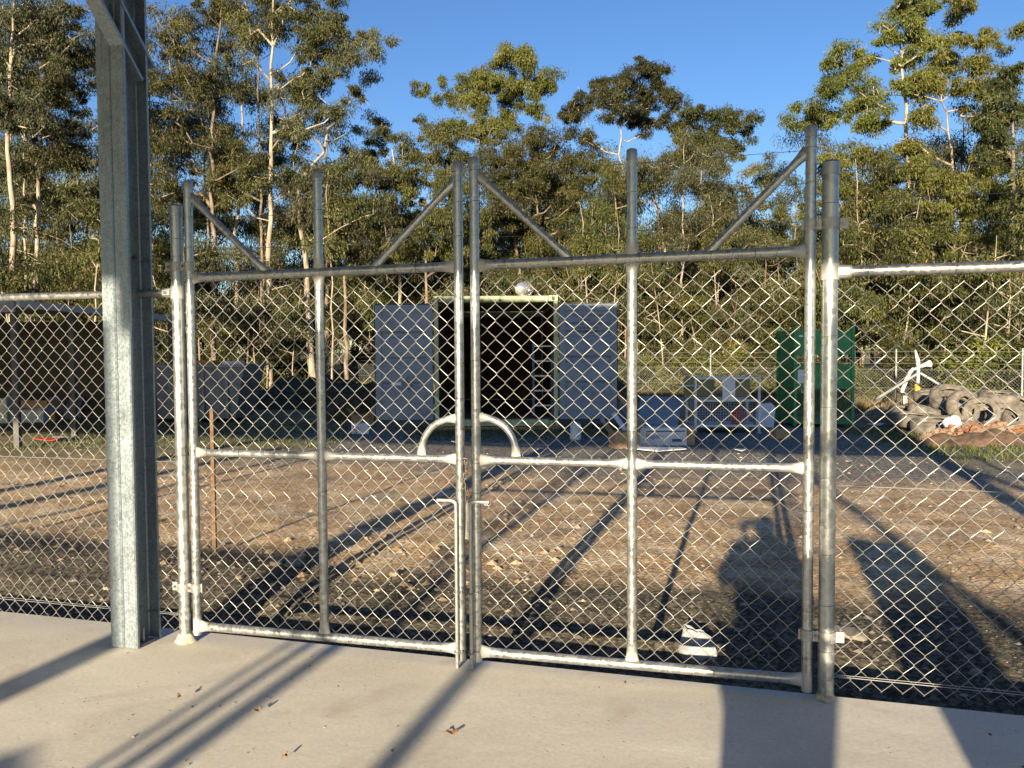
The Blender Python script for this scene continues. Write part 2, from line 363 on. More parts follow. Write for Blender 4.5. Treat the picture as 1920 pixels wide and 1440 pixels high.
# ---- grit lying on the slab
def grit():
    r = np.random.RandomState(5); mb = MB()
    for i in range(260):
        s = -3.4 + 6 * r.rand(); t = -2.6 + 2.6 * r.rand()
        cx, cy = -.9, -1.2
        if r.rand() < .4: s = -1.2 + .5 * r.randn(); t = -.9 + .5 * r.randn()
        if t > -.04: continue
        k = .0015 + .006 * r.rand() ** 4; a = r.rand() * PI
        mb.box(F(s, t, slab_z(s) + k * .3), (2 * k, 1.4 * k, k), rz=a, tone=r.rand(), taper=.6)
    tag(mb.build('grit', mat('grit', (.30, .25, .19), .9, tone=(.07, .06, .05))), 'small crumbs of grit and bark lying on the concrete slab', 'grit', kind='stuff')
grit()
def dry_leaf(px, py, L, a, label, seed):
    p = gnd(px, py, slab_z(0)); r = random.Random(seed); mb = MB(); V = []; n = 7
    for i in range(n):
        q = i / (n - 1); w = math.sin(PI * min(1, q * .95 + .03)) * L * .16 + .001; x = (q - .5) * L; z = .006 + .016 * (q - .5) ** 2 * L / .08 + .004 * math.sin(q * 9)
        for sgn in (-1, 1): V.append((x, sgn * w + .3 * L * (q - .5) ** 2, z + .003 * (sgn > 0)))
    fs = [(2 * i, 2 * i + 2, 2 * i + 3, 2 * i + 1) for i in range(n - 1)]
    top = [(x, y, z + .0012) for x, y, z in V]
    mb.add(V, [f[::-1] for f in fs]); mb.add(top, fs); mb.tube([(-.5 * L, .07 * L, .008), (-.72 * L, .12 * L, .003)], .0009, 5)
    o = mb.build('dry_leaf', M['dryleaf'], world=False); o.location = tuple(p); o.rotation_euler = (0, 0, a)
    tag(o, label, 'leaf', 'dry leaves on the slab')
M['dryleaf'] = mat('dry_leaf', (.16, .075, .03), .7, 0, 60, (.30, .17, .08))
dry_leaf(848, 1376, .06, .2, 'curled reddish brown dry leaf on the slab before the gate centre', 1)
dry_leaf(483, 1334, .045, .8, 'small dark dry leaf on the slab beside the long thin shadows', 2)
dry_leaf(336, 1308, .045, 1.9, 'small dark dry leaf on the slab left of the long shadows', 3)
dry_leaf(536, 1419, .03, 1.2, 'tiny dark dry leaf at the front edge of the slab', 4)
# ================================================================== FENCE AND GATES
def ptube(mb, s0, z0, s1, z1, r, n=16, flare0=True, flare1=True, t=0.0):
    """round rail between two points of the fence plane; its ends are pressed flat and brushed with silver paint where welded"""
    L = math.hypot(s1 - s0, z1 - z0); e = min(.07, L * .3)
    qs = [0, .15 * e / L, .45 * e / L, .8 * e / L, 1.25 * e / L] + [.3, .5, .7] + [1 - 1.25 * e / L, 1 - .8 * e / L, 1 - .45 * e / L, 1 - .15 * e / L, 1]
    pr = [1.55, 1.42, 1.2, 1.05, 1]; pf = [.5, .6, .82, .96, 1]
    fl = []; tn = []
    for i, q in enumerate(qs):
        if i < 5 and flare0: fl.append((pf[i], pr[i])); tn.append([1, 1, .8, .3, 0][i])
        elif i > 7 and flare1: k = 12 - i; fl.append((pf[k], pr[k])); tn.append([1, 1, .8, .3, 0][k])
        else: fl.append((1, 1)); tn.append(0)
    pts = [F(s0 + (s1 - s0) * q, t, z0 + (z1 - z0) * q) for q in qs]
    # tube()'s first axis is horizontal across the pipe for level rails; for uprights it is chosen below
    vert = abs(z1 - z0) > abs(s1 - s0) * 3
    if vert:
        P = np.array(pts); ang = np.arange(n) * 2 * PI / n; V = []
        for i in range(len(P)): V.append(P[i] + np.outer(np.cos(ang) * r * fl[i][1], FU) + np.outer(np.sin(ang) * r * fl[i][0], FN))
        V = np.concatenate(V); fs = [(i * n + k, i * n + (k + 1) % n, (i + 1) * n + (k + 1) % n, (i + 1) * n + k) for i in range(len(P) - 1) for k in range(n)]
        fs += [tuple(range(n))[::-1], tuple(range((len(P) - 1) * n, len(P) * n))]
        mb.add(V, fs, [q for q in tn for _ in range(n)])
    else: mb.tube(pts, r, n, flat=fl, tone=tn)
def upright(mb, s, z0, z1, r, n=18, t=0.0, tone_at=(), s1=None):
    s1 = s if s1 is None else s1
    zs = sorted(set([z0, z1] + [z for c in tone_at for z in (c - .05, c - .025, c + .025, c + .05)]))
    zs = [z for z in zs if z0 <= z <= z1]
    tn = [1.0 if any(abs(z - c) < .03 for c in tone_at) else 0.0 for z in zs]
    mb.tube([F(s + (s1 - s) * (z - z0) / (z1 - z0), t, z) for z in zs], r, n, tone=tn)
def cap(parent, s, z, r, t=0.0):
    mb = MB(); mb.tube([F(s, t, z - .038), F(s, t, z), F(s, t, z + .006), F(s, t, z + .010)], [r * 1.1, r * 1.1, r * .95, r * .5], 18)
    mb.tube([F(s, t, z - .040), F(s, t, z - .033)], r * 1.16, 18)
    return mb.build('post_cap', M['cap'], parent, smooth=35)
def jit(s, z): return .006 * float(fbm(s * 3.1 + 40, z * 3.1)) * 2, .006 * float(fbm(s * 2.7 + 90, z * 2.7 + 5)) * 2
def chainlink(s0, s1, z0, z1, r=.00135, w=.083, h=.085, t=.026, n=5, zfun=None, clip=None):
    mb = MB(); ang = np.arange(n) * 2 * PI / n
    nw = int((s1 - s0) / (w / 2)); k0 = int((z1 - z0) / (h / 2))
    for i in range(nw):
        pts = []
        for k in range(k0 + 1):
            right = (k + i) % 2 == 0
            sc = s0 + (i + (1 if right else 0)) * w / 2; zc = z0 + k * h / 2
            ds, dz = jit(sc, zc); sc += ds; zc += dz
            if zfun: zc += zfun(sc) * (1 - k / k0)
            e = .0024 * (1 if right else -1)
            for dk, ss, tt in ((-1, -1, -1), (0, 1, 0), (1, -1, 1)):
                if k == 0 and dk < 0: continue
                if k == k0 and dk > 0: continue
                side = 1 if right else -1
                zz = zc + dk * h * .055; sx = sc + (e if dk == 0 else -side * w * .018)
                pts.append(F(sx, t + (dk * .0022) * side, zz))
        if clip:
            seg = []
            for p in pts:
                q = p - FO; ss = q @ FU
                if clip(ss, p[2]): seg.append(p)
                else:
                    if len(seg) > 2: mb.tube(seg, r, n, cap=False)
                    seg = []
            if len(seg) > 2: mb.tube(seg, r, n, cap=False)
        else: mb.tube(pts, r, n, cap=False)
    return mb
def lacing_ring(par, s, z, R, horiz=True, slant=.03, t=0.0, r=.0011, one=True):
    pts = []; mb = MB() if one else par
    for k in range(11):
        a = k * 2 * PI / 10
        if horiz: pts.append(F(s + slant * math.sin(a) * .5, t + (R + .0015) * math.cos(a), z + (R + .0015) * math.sin(a)))
        else: pts.append(F(s + (R + .0015) * math.cos(a), t + (R + .0015) * math.sin(a), z + slant * math.cos(a) * .5))
    mb.tube(pts, r, 4, cap=False)
    if one: mb.build('tie_wire', M['tie'], par)
def barbed(mb, p0, p1, sag=.0, r=.0013, step=.1, tw=.002, seed=0, barb=.009, n=4):
    p0, p1 = np.array(p0), np.array(p1); L = np.linalg.norm(p1 - p0); m = max(6, int(L / .03)); a, b, d = frame(p1 - p0); R = random.Random(seed)
    for ph in (0, PI):
        mb.tube([p0 + (p1 - p0) * q + np.array([0, 0, -sag * 4 * q * (1 - q)]) + (a * math.cos(ph + q * L * 110) + b * math.sin(ph + q * L * 110)) * tw * .5 for q in np.linspace(0, 1, m)], r * .7, n, cap=False)
    x = step * R.random()
    while x < L:
        q = x / L; c = p0 + (p1 - p0) * q + np.array([0, 0, -sag * 4 * q * (1 - q)]); th = R.random() * PI
        for k in range(2):
            v = a * math.cos(th + k * 1.5) + b * math.sin(th + k * 1.5); mb.tube([c - v * barb + d * .002 * k, c + v * barb + d * .004 * k], r * .7, 4)
        x += step * (.9 + .2 * R.random())

GR = .0225                                             # gate pipe radius
def make_leaf(sh, sm, sc, side, label):
    """sh hinge stile, sm middle upright, sc meeting stile, side = +1 when the hinge is at the right"""
    root = empty('gate_leaf', F((sh + sc) / 2, 0, 0), 0, label, 'gate', 'leaves of the double chain link gate')
    top, mid, bot = 1.893, .972, .045
    if side > 0: top, mid, bot = 1.906, .980, .055
    a, b = (sh, sc) if side < 0 else (sc, sh)
    hi = 2.385 if side < 0 else 2.43
    mb = MB(); upright(mb, sh, -.008 if side < 0 else .012, hi, GR, tone_at=(bot,)); mb.build('hinge_stile', M['pipe'], root, smooth=35)
    mb = MB(); upright(mb, sc, .0, 2.385 if side < 0 else 2.40, GR); mb.build('meeting_stile', M['pipe'], root, smooth=35)
    cap(root, sh, hi, GR); cap(root, sc, 2.385 if side < 0 else 2.40, GR); cap(root, sm, 2.385, GR)
    g = .016
    mb = MB(); ptube(mb, a + g, top - .006, b - g, top + .006, GR); mb.build('top_rail', M['pipe'], root, smooth=35)
    mb = MB()
    ptube(mb, a + g, mid - .004, sm - g * .6, mid, GR * .86); ptube(mb, sm + g * .6, mid, b - g, mid + .004, GR * .86); mb.build('middle_rail', M['pipe'], root, smooth=35)
    mb = MB(); ptube(mb, a + g, bot - .007, b - g, bot + .007, GR); mb.build('bottom_rail', M['pipe'], root, smooth=35)
    mb = MB(); ptube(mb, sm, bot + .012, sm, top - .012, GR); mb.build('middle_stile', M['pipe'], root, smooth=35)
    mb = MB(); ptube(mb, sm, top + .014, sm, 2.385, GR, flare1=False); mb.build('top_spigot', M['pipe'], root, smooth=35)
    # braces
    if side < 0: br = [(sh + .012, 2.31, -1.296, top + .012), (sc - .012, 2.305, -.70, top + .012)]
    else: br = [(sc + .012, 2.33, .275, top + .012), (sh - .012, 2.335, .895, top + .012)]
    for (s0, z0, s1, z1) in br:
        mb = MB(); d = np.array([s1 - s0, z1 - z0]); L = np.linalg.norm(d); 
        pts = [F(s0 + (s1 - s0) * q, 0, z0 + (z1 - z0) * q) for q in (0, .03, .09, .16, .5, .88, .95, 1)]
        mb.tube(pts, .0175, 14, flat=[(.5, 1.7), (.6, 1.5), (.85, 1.15), (1, 1), (1, 1), (1, 1), (.8, 1.2), (.6, 1.4)]); mb.build('brace', M['pipe'], root, smooth=35)
    # cane loop beside the latch
    mb = MB(); rad = .182; x0, zc = sc, mid + .018; pts = []; tn = []; fl = []
    dirn = 1 if side > 0 else -1
    for k in range(19):
        q = k / 18; ang = PI / 2 * q
        if k < 2: off = 0
        px_ = x0 + dirn * (.016 + (rad) * math.sin(ang) ** .95); pz = zc + rad * (math.cos(ang)) ** .88 + .0
        pts.append(F(px_, 0, pz)); e = min(q, 1 - q); fl.append((.6 + .4 * min(1, e / .16), 1.45 - .45 * min(1, e / .16))); tn.append(max(0, 1 - e / .2) * .9 + .1)
    mb.tube(pts, .0165, 14, flat=fl, tone=tn); mb.build('hand_loop', M['pipe'], root, smooth=35)
    # drop bolt with handle and keepers
    bs = sc + (-.012 if side < 0 else -.014) ; bs = -.272 if side < 0 else -.199; tt = -.040
    mb = MB(); hz = .781
    hx = -.367 if side < 0 else -.105
    arc = [F(bs + dirn * .022 * (1 - math.cos(a_)), tt, hz - .022 * (1 - math.sin(a_))) for a_ in np.linspace(0, PI / 2, 6)]
    mb.tube([F(bs, tt, slab_z(sc) - .0), F(bs, tt, hz - .12)] + arc + [F(hx, tt, hz)], .0085, 10, tone=.35); bo = mb.build('drop_bolt', M['pipe'], root, smooth=35)
    for zk in (.34, .05):
        mb = MB(); mb.tube([F(bs + .014 * math.cos(q), tt + .0 + .014 * math.sin(q), zk + .004 * math.sin(q * 1)) for q in np.linspace(0, 2 * PI, 13)], .0035, 6); mb.box(F(sc, -.025, zk), (.03, .02, .008), rz=-GA)
        mb.build('bolt_keeper', M['clamp'], root, smooth=35)
    # mesh (tied behind the frame), kept out of the hand loop
    def clip(s, z): 
        dx = abs(s - sc) ; return not (dx < rad and z > mid and ((dx / rad) ** 2 + ((z - mid) / (rad + .012)) ** 2) < .92)
    chainlink(a + .012, b - .012, bot + .012, top - .0, clip=clip).build('chain_mesh', M['wire'], root)
    # lacing wire
    R = random.Random(side + 5)
    x = a + .06
    while x < b - .05:
        lacing_ring(root, x, top + .006 * (x - a) / (b - a), GR, slant=.03 * (R.random() - .2)); 
        if R.random() < .55: lacing_ring(root, x + .02, bot, GR, slant=.03 * (R.random() - .5))
        if R.random() < .35: lacing_ring(root, x + .03, mid, GR * .86, slant=.03 * (R.random() - .5))
        x += .09 + .02 * R.random()
    z = .15
    while z < 1.85:
        for q in (sh, sc, sm):
            if R.random() < .75: lacing_ring(root, q, z + .03 * R.random(), GR, False, slant=.03 * (R.random() - .3))
        z += .16
    for z in (2.345, 2.20, 2.04):
        for q in (sh, sc, sm): lacing_ring(root, q, z, GR, False, slant=.006)
    for k, z in enumerate((2.33, 2.19, 2.03)):
        mb = MB(); barbed(mb, F(a, -.0, z), F(b, -.0, z + .006), seed=k, sag=.004); mb.build('barbed_strand', M['barb'], root)
    return root
g1 = make_leaf(-1.752, -1.000, -.262, -1, 'left leaf of the galvanised double gate, hinged beside the steel shed column')
g2 = make_leaf(1.318, .562, -.181, 1, 'right leaf of the galvanised double gate, hinged on the thick round post')

# ---- hinge straps (bolted bands) belong to the gate posts
def hinge(parent, sp, sg, z, rp, rg, h=.046):
    mb = MB(); side = 1 if sg > sp else -1
    def band(c, r): mb.tube_band = None
    for c, r in ((sp, rp), (sg, rg)):
        n = 24; V = []; fs = []
        for q in range(n):
            a = q * 2 * PI / n
            for zz in (z - h / 2, z + h / 2):
                for rr in (r + .0008, r + .0065): V.append(F(c + rr * math.cos(a), rr * math.sin(a), zz))
        for q in range(n):
            a4, b4 = q * 4, ((q + 1) % n) * 4
            fs += [(a4 + 1, b4 + 1, b4 + 3, a4 + 3), (a4 + 2, a4 + 3, b4 + 3, b4 + 2), (a4, b4, b4 + 1, a4 + 1)]
        mb.add(V, fs)
    lo, hi = min(sp, sg), max(sp, sg)
    rl, rh = (rp, rg) if sp < sg else (rg, rp)
    mb.fbox(lo + rl * .7, hi - rh * .7, -.018, -.014, z - h / 2, z + h / 2)          # web between the bands
    mb.fbox(lo + rl * .7, hi - rh * .7, .010, .014, z - h / 2, z + h / 2)
    e0 = sp - side * (rp + .038); mb.fbox(min(e0, sp - side * rp * .8), max(e0, sp - side * rp * .8), -.009, -.003, z - h / 2, z + h / 2)
    e1 = sg + side * (rg + .014); mb.fbox(min(e1, sg + side * rg * .8), max(e1, sg + side * rg * .8), -.006, -.001, z - h / 2, z + h / 2)
    st = mb.build('hinge_strap', M['clamp'], parent, bevel=.001)
    mb = MB()
    mid = (sp + side * rp + sg - side * rg) / 2
    for c, t0 in ((mid, -.018), (e0 + side * .018, -.009)):
        mb.tube([F(c, t0 - .007, z), F(c, t0, z)], .0085, 6); mb.tube([F(c, t0 - .012, z), F(c, t0 - .006, z)], .0042, 8)
    mb.build('bolt', M['bolt'], st)
def fence_side(sp, rp, far, side, hiz, label, sg, hz):
    root = empty('chain_link_fence', F(sp, 0, slab_z(sp)), 0, label, 'fence', 'chain link fence either side of the gate')
    mb = MB(); upright(mb, sp, slab_z(sp) - .02, hiz, rp, 24); mb.build('end_post', M['post'], root, smooth=35)
    mb = MB(); mb.tube([F(sp, 0, hiz - .045), F(sp, 0, hiz), F(sp, 0, hiz + .008), F(sp, 0, hiz + .012)], [rp * 1.08, rp * 1.08, rp * .9, rp * .4], 24)
    mb.tube([F(sp, 0, hiz - .052), F(sp, 0, hiz - .044)], rp * 1.14, 24); mb.build('post_cap', M['cap'], root, smooth=35)
    # mortar collar at the foot
    mb = MB(); kk = 1.0 if side < 0 else .35; R = random.Random(3); n = 20
    ring = [[F(sp + (rp + k * kk * (1 + .5 * math.sin(a * 1.3))) * math.cos(a * 2 * PI / n), (rp + k) * math.sin(a * 2 * PI / n), slab_z(sp) + z * kk) for a in range(n)] for k, z in ((.001, .045), (.008, .03), (.016, .006), (.024, -.002))]
    V = [p + np.array([0, 0, R.uniform(-.004, .004)]) for rg in ring for p in rg]
    mb.add(V, [(i * n + k, i * n + (k + 1) % n, (i + 1) * n + (k + 1) % n, (i + 1) * n + k) for i in range(3) for k in range(n)]); mb.build('mortar_collar', M['mortar'], root, smooth=True)
    for z in hz: hinge(root, sp, sg, z, rp, GR)
    rz = 1.812 if side < 0 else 1.820
    rr = .0225 if side > 0 else .0205
    a = sp + side * rp * .9
    mb = MB(); mb.tube([F(a, 0, rz), F(far, 0, rz + .004)], rr, 18, tone=0); mb.build('top_rail', M['pipe'], root, smooth=35)
    # cast fitting that holds the rail
    mb = MB(); mb.tube([F(sp, 0, rz - .034), F(sp, 0, rz + .034)], rp + .005, 24, tone=.6); mb.tube([F(a + side * .0, 0, rz), F(a + side * .055, 0, rz)], [rr * 1.35, rr * 1.2], 18, tone=.6)
    mb.fbox(min(a, a + side * .045), max(a, a + side * .045), -.034, -.026, rz - .014, rz + .014, tone=.6)
    ft = mb.build('rail_fitting', M['pipe'], root, smooth=40)
    mb = MB(); mb.tube([F(a + side * .022, -.042, rz), F(a + side * .022, -.034, rz)], .009, 6); mb.build('bolt', M['bolt'], ft)
    lo, hi = (far, sp - rp * .6) if side < 0 else (sp + rp * .6, far)
    zb = slab_z((lo + hi) / 2) + (.06 if side < 0 else .015)
    if side < 0: lo2 = hi - int((hi - lo) / .0415) * .0415
    chainlink(lo, hi, zb, rz - .02, t=.03).build('chain_mesh', M['wire'], root)
    ends = []
    for nm, z, r in (('tension_wire', .913, .0018), ('tension_wire', .085, .0018)):
        mb = MB(); m = 14; ds = .008
        mb.tube([F(a + (far - a) * q, .016 - .008, z + (.004 * q) - .006 * math.sin(q * PI)) for q in np.linspace(0, 1, m)], r, 6)
        if z < .5:
            mb.tube([F(a + (far - a) * q, .012, z + .007 - .004 * q) for q in np.linspace(0, 1, m)], r * .8, 6)
        # twist at the post and loops round it
        mb.tube([F(a + side * (.02 + .05 * q), .008 + .006 * math.cos(q * 40), z + .006 * math.sin(q * 40)) for q in np.linspace(0, 1, 40)], r * .8, 5)
        for k in range(3): lacing_ring(mb, sp, z + .006 * (k - 1), rp, False, slant=.01, r=.0016, one=False)
        mb.build(nm, M['wire'], root)
    R = random.Random(8 + side)
    x = a + side * .12
    while abs(x - a) < abs(far - a): lacing_ring(root, x, rz, rr, slant=.02 * R.random()); x += side * .33
    for z in (hiz - .05, hiz - .17, 2.0, 1.55, 1.25, .95, .62, .40, .2): lacing_ring(root, sp, z, rp, False, slant=.012 * R.random())
    for k, z in enumerate((hiz - .035, hiz - .155, hiz - .275)):
        mb = MB(); barbed(mb, F(sp, -.0, z), F(far, 0, z + .0), seed=k + 4, sag=.01); mb.build('barbed_strand', M['barb'], root)
    # far post that carries the other end
    mb = MB(); upright(mb, far, slab_z(far) - .3, hiz, rp * .8, 20, t=0); mb.build('end_post', M['post'], root, smooth=35)
M['mortar'] = mat('mortar', (.42, .37, .28), .9, 0, 30, (.52, .46, .36), bump=.6)
fence_side(-1.828, .0315, -5.2, -1, 2.262, 'chain link fence panel with top rail passing behind the steel column', -1.752, (1.948, .245))
fence_side(1.396, .0335, 4.2, 1, 2.277, 'chain link fence panel on the right, hung from the thickest round post', 1.318, (2.022, .262))

# ---- chain hanging between the stiles, with tag
def make_chain():
    root = empty('lock_chain', F(-.222, -.01, .93), 0, 'short rusty-bright chain hanging between the two gate leaves', 'chain')
    mb = MB(); z = .955
    path = [(-.232 + .012 * math.sin(k * 1.1), -.012 + .004 * math.cos(k * 2), .965 - .0225 * k) for k in range(9)]
    for k, (s, t, z) in enumerate(path):
        pts = []
        for q in range(12):
            a = q * 2 * PI / 12; x = .0085 * math.cos(a); y = .0165 * math.sin(a)
            pts.append(F(s + (x if k % 2 else x * .35), t + (x * .35 if k % 2 else x), z + y))
        mb.tube(pts, .0026, 6, closed=True)
    mb.tube([F(-.232 + .014 * math.cos(a), -.01 + .003 * math.sin(a), .972 + .011 * math.sin(a)) for a in np.linspace(-2.2, 2.6, 14)], .0032, 6)
    mb.build('chain_links', mat('chain_steel', (.55, .50, .42), .45, .6, 40, (.35, .27, .2)), root, smooth=True)
    return root
make_chain()
def make_tag():
    root = empty('tie_tag', F(-.222, -.015, .77), 0, 'flat white strap hanging from the chain between the gate leaves', 'strap')
    mb = MB(); n = 9; V = []
    for i in range(n):
        q = i / (n - 1); z = .785 - .19 * q; s = -.226 + .010 * math.sin(q * 2.4) ; w = .004 + .0115 * min(1, q * 1.4); 
        for tt in (-.014, -.0165):
            V += [F(s - w, tt, z), F(s + w, tt - .003, z - .006 * (q > .95))]
    fs = []
    for i in range(n - 1):
        a = i * 4; b = a + 4; fs += [(a + 2, a + 3, b + 3, b + 2), (a + 1, a, b, b + 1), (a, a + 2, b + 2, b), (a + 3, a + 1, b + 1, b + 3)]
    fs += [(0, 1, 3, 2), (4 * n - 2, 4 * n - 1, 4 * n - 3, 4 * n - 4)]
    mb.add(V, fs); mb.build('strap', mat('white_strap', (.72, .70, .66), .6, 0, 40, (.6, .57, .5)), root)
    mb = MB()
    for k in range(5): mb.box(F(-.220, -.0192, .675 - .011 * k), (.006, .0008, .005 + .002 * (k % 2)), rz=-GA)
    mb.build('stamped_code', M['bolt'], root)
make_tag()
# ================================================================== OPEN SHED THAT SHADES THE YARD
def offset_poly(P, th):
    """closed outline of a folded sheet: the polyline and the same line th to its left, mitred"""
    P = [np.array(p, float) for p in P]; out = []
    for i, p in enumerate(P):
        d0 = P[i] - P[i - 1] if i else P[1] - P[0]; d1 = P[i + 1] - P[i] if i < len(P) - 1 else P[i] - P[i - 1]
        d0 = d0 / np.linalg.norm(d0); d1 = d1 / np.linalg.norm(d1); n0 = np.array([-d0[1], d0[0]]); n1 = np.array([-d1[1], d1[0]])
        b = n0 + n1; b /= np.linalg.norm(b); out.append(p + b * th / max(.35, b @ n0))
    return P, out
def folded(mb, P, th, z0, z1):
    A, B = offset_poly(P, th); n = len(A); V = []
    for z in (z0, z1): V += [F(a[0], a[1], z) for a in A] + [F(b[0], b[1], z) for b in B]
    m = 2 * n; fs = []
    for i in range(n - 1):
        fs += [(i, i + 1, i + 1 + m, i + m), (n + i + 1, n + i, n + i + m, n + i + 1 + m), (i + 1, i, n + i, n + i + 1), (m + i, m + i + 1, m + n + i + 1, m + n + i)]
    fs += [(0, m, m + n, n), (n - 1, 2 * n - 1, m + 2 * n - 1, m + n - 1)]
    mb.add(V, fs)
def isec(mb, s, t0, t1, w, z0, z1, th=.0035):
    """two lipped channels bolted back to back, upright; webs along the depth t"""
    h = w / 2; L = .020; c = .0012; D = t1 - t0; g = .004
    for sd in (-1, 1):
        half = [(h, L), (h, .006), (h - .006, 0), (h * .60, 0), (h * .54, g), (h * .46, g), (h * .40, 0), (c + .008, 0), (c, .008)]
        web = [(c, D * .46)]
        rear = [(h, L), (h, .006), (h - .006, 0), (c + .008, 0), (c, .008)]
        P = half + web + [(x, D - y) for x, y in reversed(rear)]
        if sd > 0: P = P[::-1]; folded(mb, [(s + x, t0 + y) for x, y in P], th, z0, z1)
        else: folded(mb, [(s - x, t0 + y) for x, y in P], th, z0, z1)
def beam_c(mb, p0, p1, w, d, th=.004, lip=.016, up=(0, 0, 1), flip=1):
    """lipped channel from p0 to p1, open to one side"""
    p0, p1 = np.array(p0, float), np.array(p1, float); x = p1 - p0; L = np.linalg.norm(x); x /= L
    z = np.array(up, float); z = z - x * (z @ x); z /= np.linalg.norm(z); y = np.cross(z, x) * flip
    def bx(y0, y1, z0, z1):
        c = (p0 + p1) / 2 + y * (y0 + y1) / 2 + z * (z0 + z1) / 2
        R = np.stack([x, y, z], 1); mb.box(c, (L, abs(y1 - y0), abs(z1 - z0)), rot=R)
    bx(0, th, -d / 2, d / 2); bx(th, w, d / 2 - th, d / 2); bx(th, w, -d / 2, -d / 2 + th)
    bx(w - th, w, d / 2 - lip, d / 2 - th); bx(w - th, w, -d / 2 + th, -d / 2 + lip)
    bx(-.004, -.0005, -.012, .012)
ROOF_F, ROOF_B = 4.76, 3.72                    # front and rear heights of the roof's underside
TB = -9.4
def roof_z(t): return ROOF_F + (ROOF_F - ROOF_B) * (t / -TB)
def make_shed():
    root = empty('open_shed', F(-2.08, -.07, slab_z(-2.08)), 0, 'open galvanised steel shed whose tall front column stands on the slab by the gate', 'shed')
    cw = .168
    def column(s, t0, name='column', z1=None, w=cw, z0=None):
        mb = MB(); isec(mb, s, t0, t0 + .19, w, slab_z(s) + .003 if z0 is None else z0, z1 or roof_z(t0) - .22)
        return mb.build(name, M['column'], root, bevel=.0)
    c = column(-2.08, -.168)
    mb = MB()                                                   # base cleat, bolts
    mb.fbox(-2.072, -2.004, -.12, -.02, slab_z(-2.04) + .002, slab_z(-2.04) + .009); mb.fbox(-2.0745, -2.0695, -.12, -.02, slab_z(-2.04) + .010, .13)
    mb.build('base_cleat', M['column'], c)
    for (t_, z) in ((-.10, .075), (-.10, .72), (-.10, 1.45), (-.10, 1.98), (-.035, 2.0)):
        mb = MB(); mb.tube([F(-2.070, t_, z), F(-2.058, t_, z)], .011, 6); mb.tube([F(-2.070, t_, z), F(-2.044, t_, z)], .006, 8); mb.build('bolt', M['bolt'], c, smooth=35)
    mb = MB(); mb.tube([F(-2.035, -.075, slab_z(-2.04) + .009), F(-2.035, -.075, .03)], .008, 8); mb.build('bolt', M['bolt'], c)
    for s in (3.62, -7.4, -13.0, -18.6): column(s, -.168)
    for s, w_ in ((-7.4, cw), (-2.32, .21), (-.30, .10), (-1.10, .10), (-1.25, .07), (-1.36, .04), (-6.5, .2), (-5.7, .1), (3.62, cw), (-13.0, cw), (-18.6, cw)):  # columns off the rafter lines are added stand-ins that cast stripe shadows
        column(s, TB, w=w_)
    for s in (1.30, 1.42): column(s, TB, 'stripe_strut', w=.06, z0=2.35)  # unseen struts added for a stripe pair, cut short to spare the slab
    # rafters, knee braces, girts, purlins
    for s in (-2.08, 3.62, -7.4, -13.0, -18.6):
        mb = MB()
        beam_c(mb, F(s + .005, .1, roof_z(.1) - .12), F(s + .005, TB - .1, roof_z(TB - .1) - .12), .076, .2); beam_c(mb, F(s - .005, .1, roof_z(.1) - .12), F(s - .005, TB - .1, roof_z(TB - .1) - .12), .076, .2, flip=-1)
        mb.build('rafter', M['column'], root)
    mb = MB(); beam_c(mb, F(-2.075, .02, 2.97), F(-2.075, -1.45, 4.55), .085, .15, th=.005, flip=1); mb.build('knee_brace', M['column'], root)
    mb = MB(); beam_c(mb, F(-1.985, -.07, 3.36), F(-1.0, -.07, 4.60), .06, .11, flip=-1); beam_c(mb, F(-2.17, -.07, 3.36), F(-3.15, -.07, 4.60), .06, .11, flip=-1); mb.build('knee_brace', M['column'], root)
    mb = MB(); beam_c(mb, F(3.62, TB + .12, .1), F(1.42, TB + .12, 3.7), .05, .1); mb.build('diagonal_brace', M['column'], root)
    mb = MB(); beam_c(mb, F(3.62, TB + .05, 3.6), F(5.9, TB + .05, .05), .05, .12); mb.build('diagonal_brace', M['column'], root)
    mb = MB(); beam_c(mb, F(3.62, TB + .1, 2.9), F(5.3, TB + .1, .05), .04, .08); mb.build('diagonal_brace', M['column'], root)
    for s0, s1, z in ((-.3, 1.42, 2.99), (-13.0, -2.4, 2.2)):
        mb = MB(); beam_c(mb, F(s0, TB - .06, z), F(s1, TB - .06, z), .04, .07); mb.build('girt', M['column'], root)
    for k in range(9):
        t = -.05 + (TB + .1) * k / 8
        mb = MB(); beam_c(mb, F(-19.5, t, roof_z(t) - .01 + .0), F(3.78, t, roof_z(t) - .01), .05, .1, up=(0, 0, 1)); o = mb.build('purlin', M['column'], root); o.location.z += .07
    # corrugated roof sheet
    mb = MB(); S = np.arange(-19.6, 3.82, .048); V = []; fs = []
    for i, s in enumerate(S):
        dz = .018 * math.cos(i * PI / 2)
        for t in (.12, TB - .12):
            V.append(F(s, t, roof_z(t) + .125 + dz)); V.append(F(s, t, roof_z(t) + .1265 + dz))
    for i in range(len(S) - 1):
        a, b = 4 * i, 4 * i + 4; fs += [(a, a + 2, b + 2, b), (a + 1, b + 1, b + 3, a + 3), (a, b, b + 1, a + 1), (a + 2, a + 3, b + 3, b + 2)]
    fs += [(0, 1, 3, 2), (len(V) - 4, len(V) - 2, len(V) - 1, len(V) - 3)]
    mb.add(V, fs); mb.build('roof', mat('roof_sheet', (.5, .51, .5), .45, .6, 6, (.42, .43, .42)), root)
make_shed()

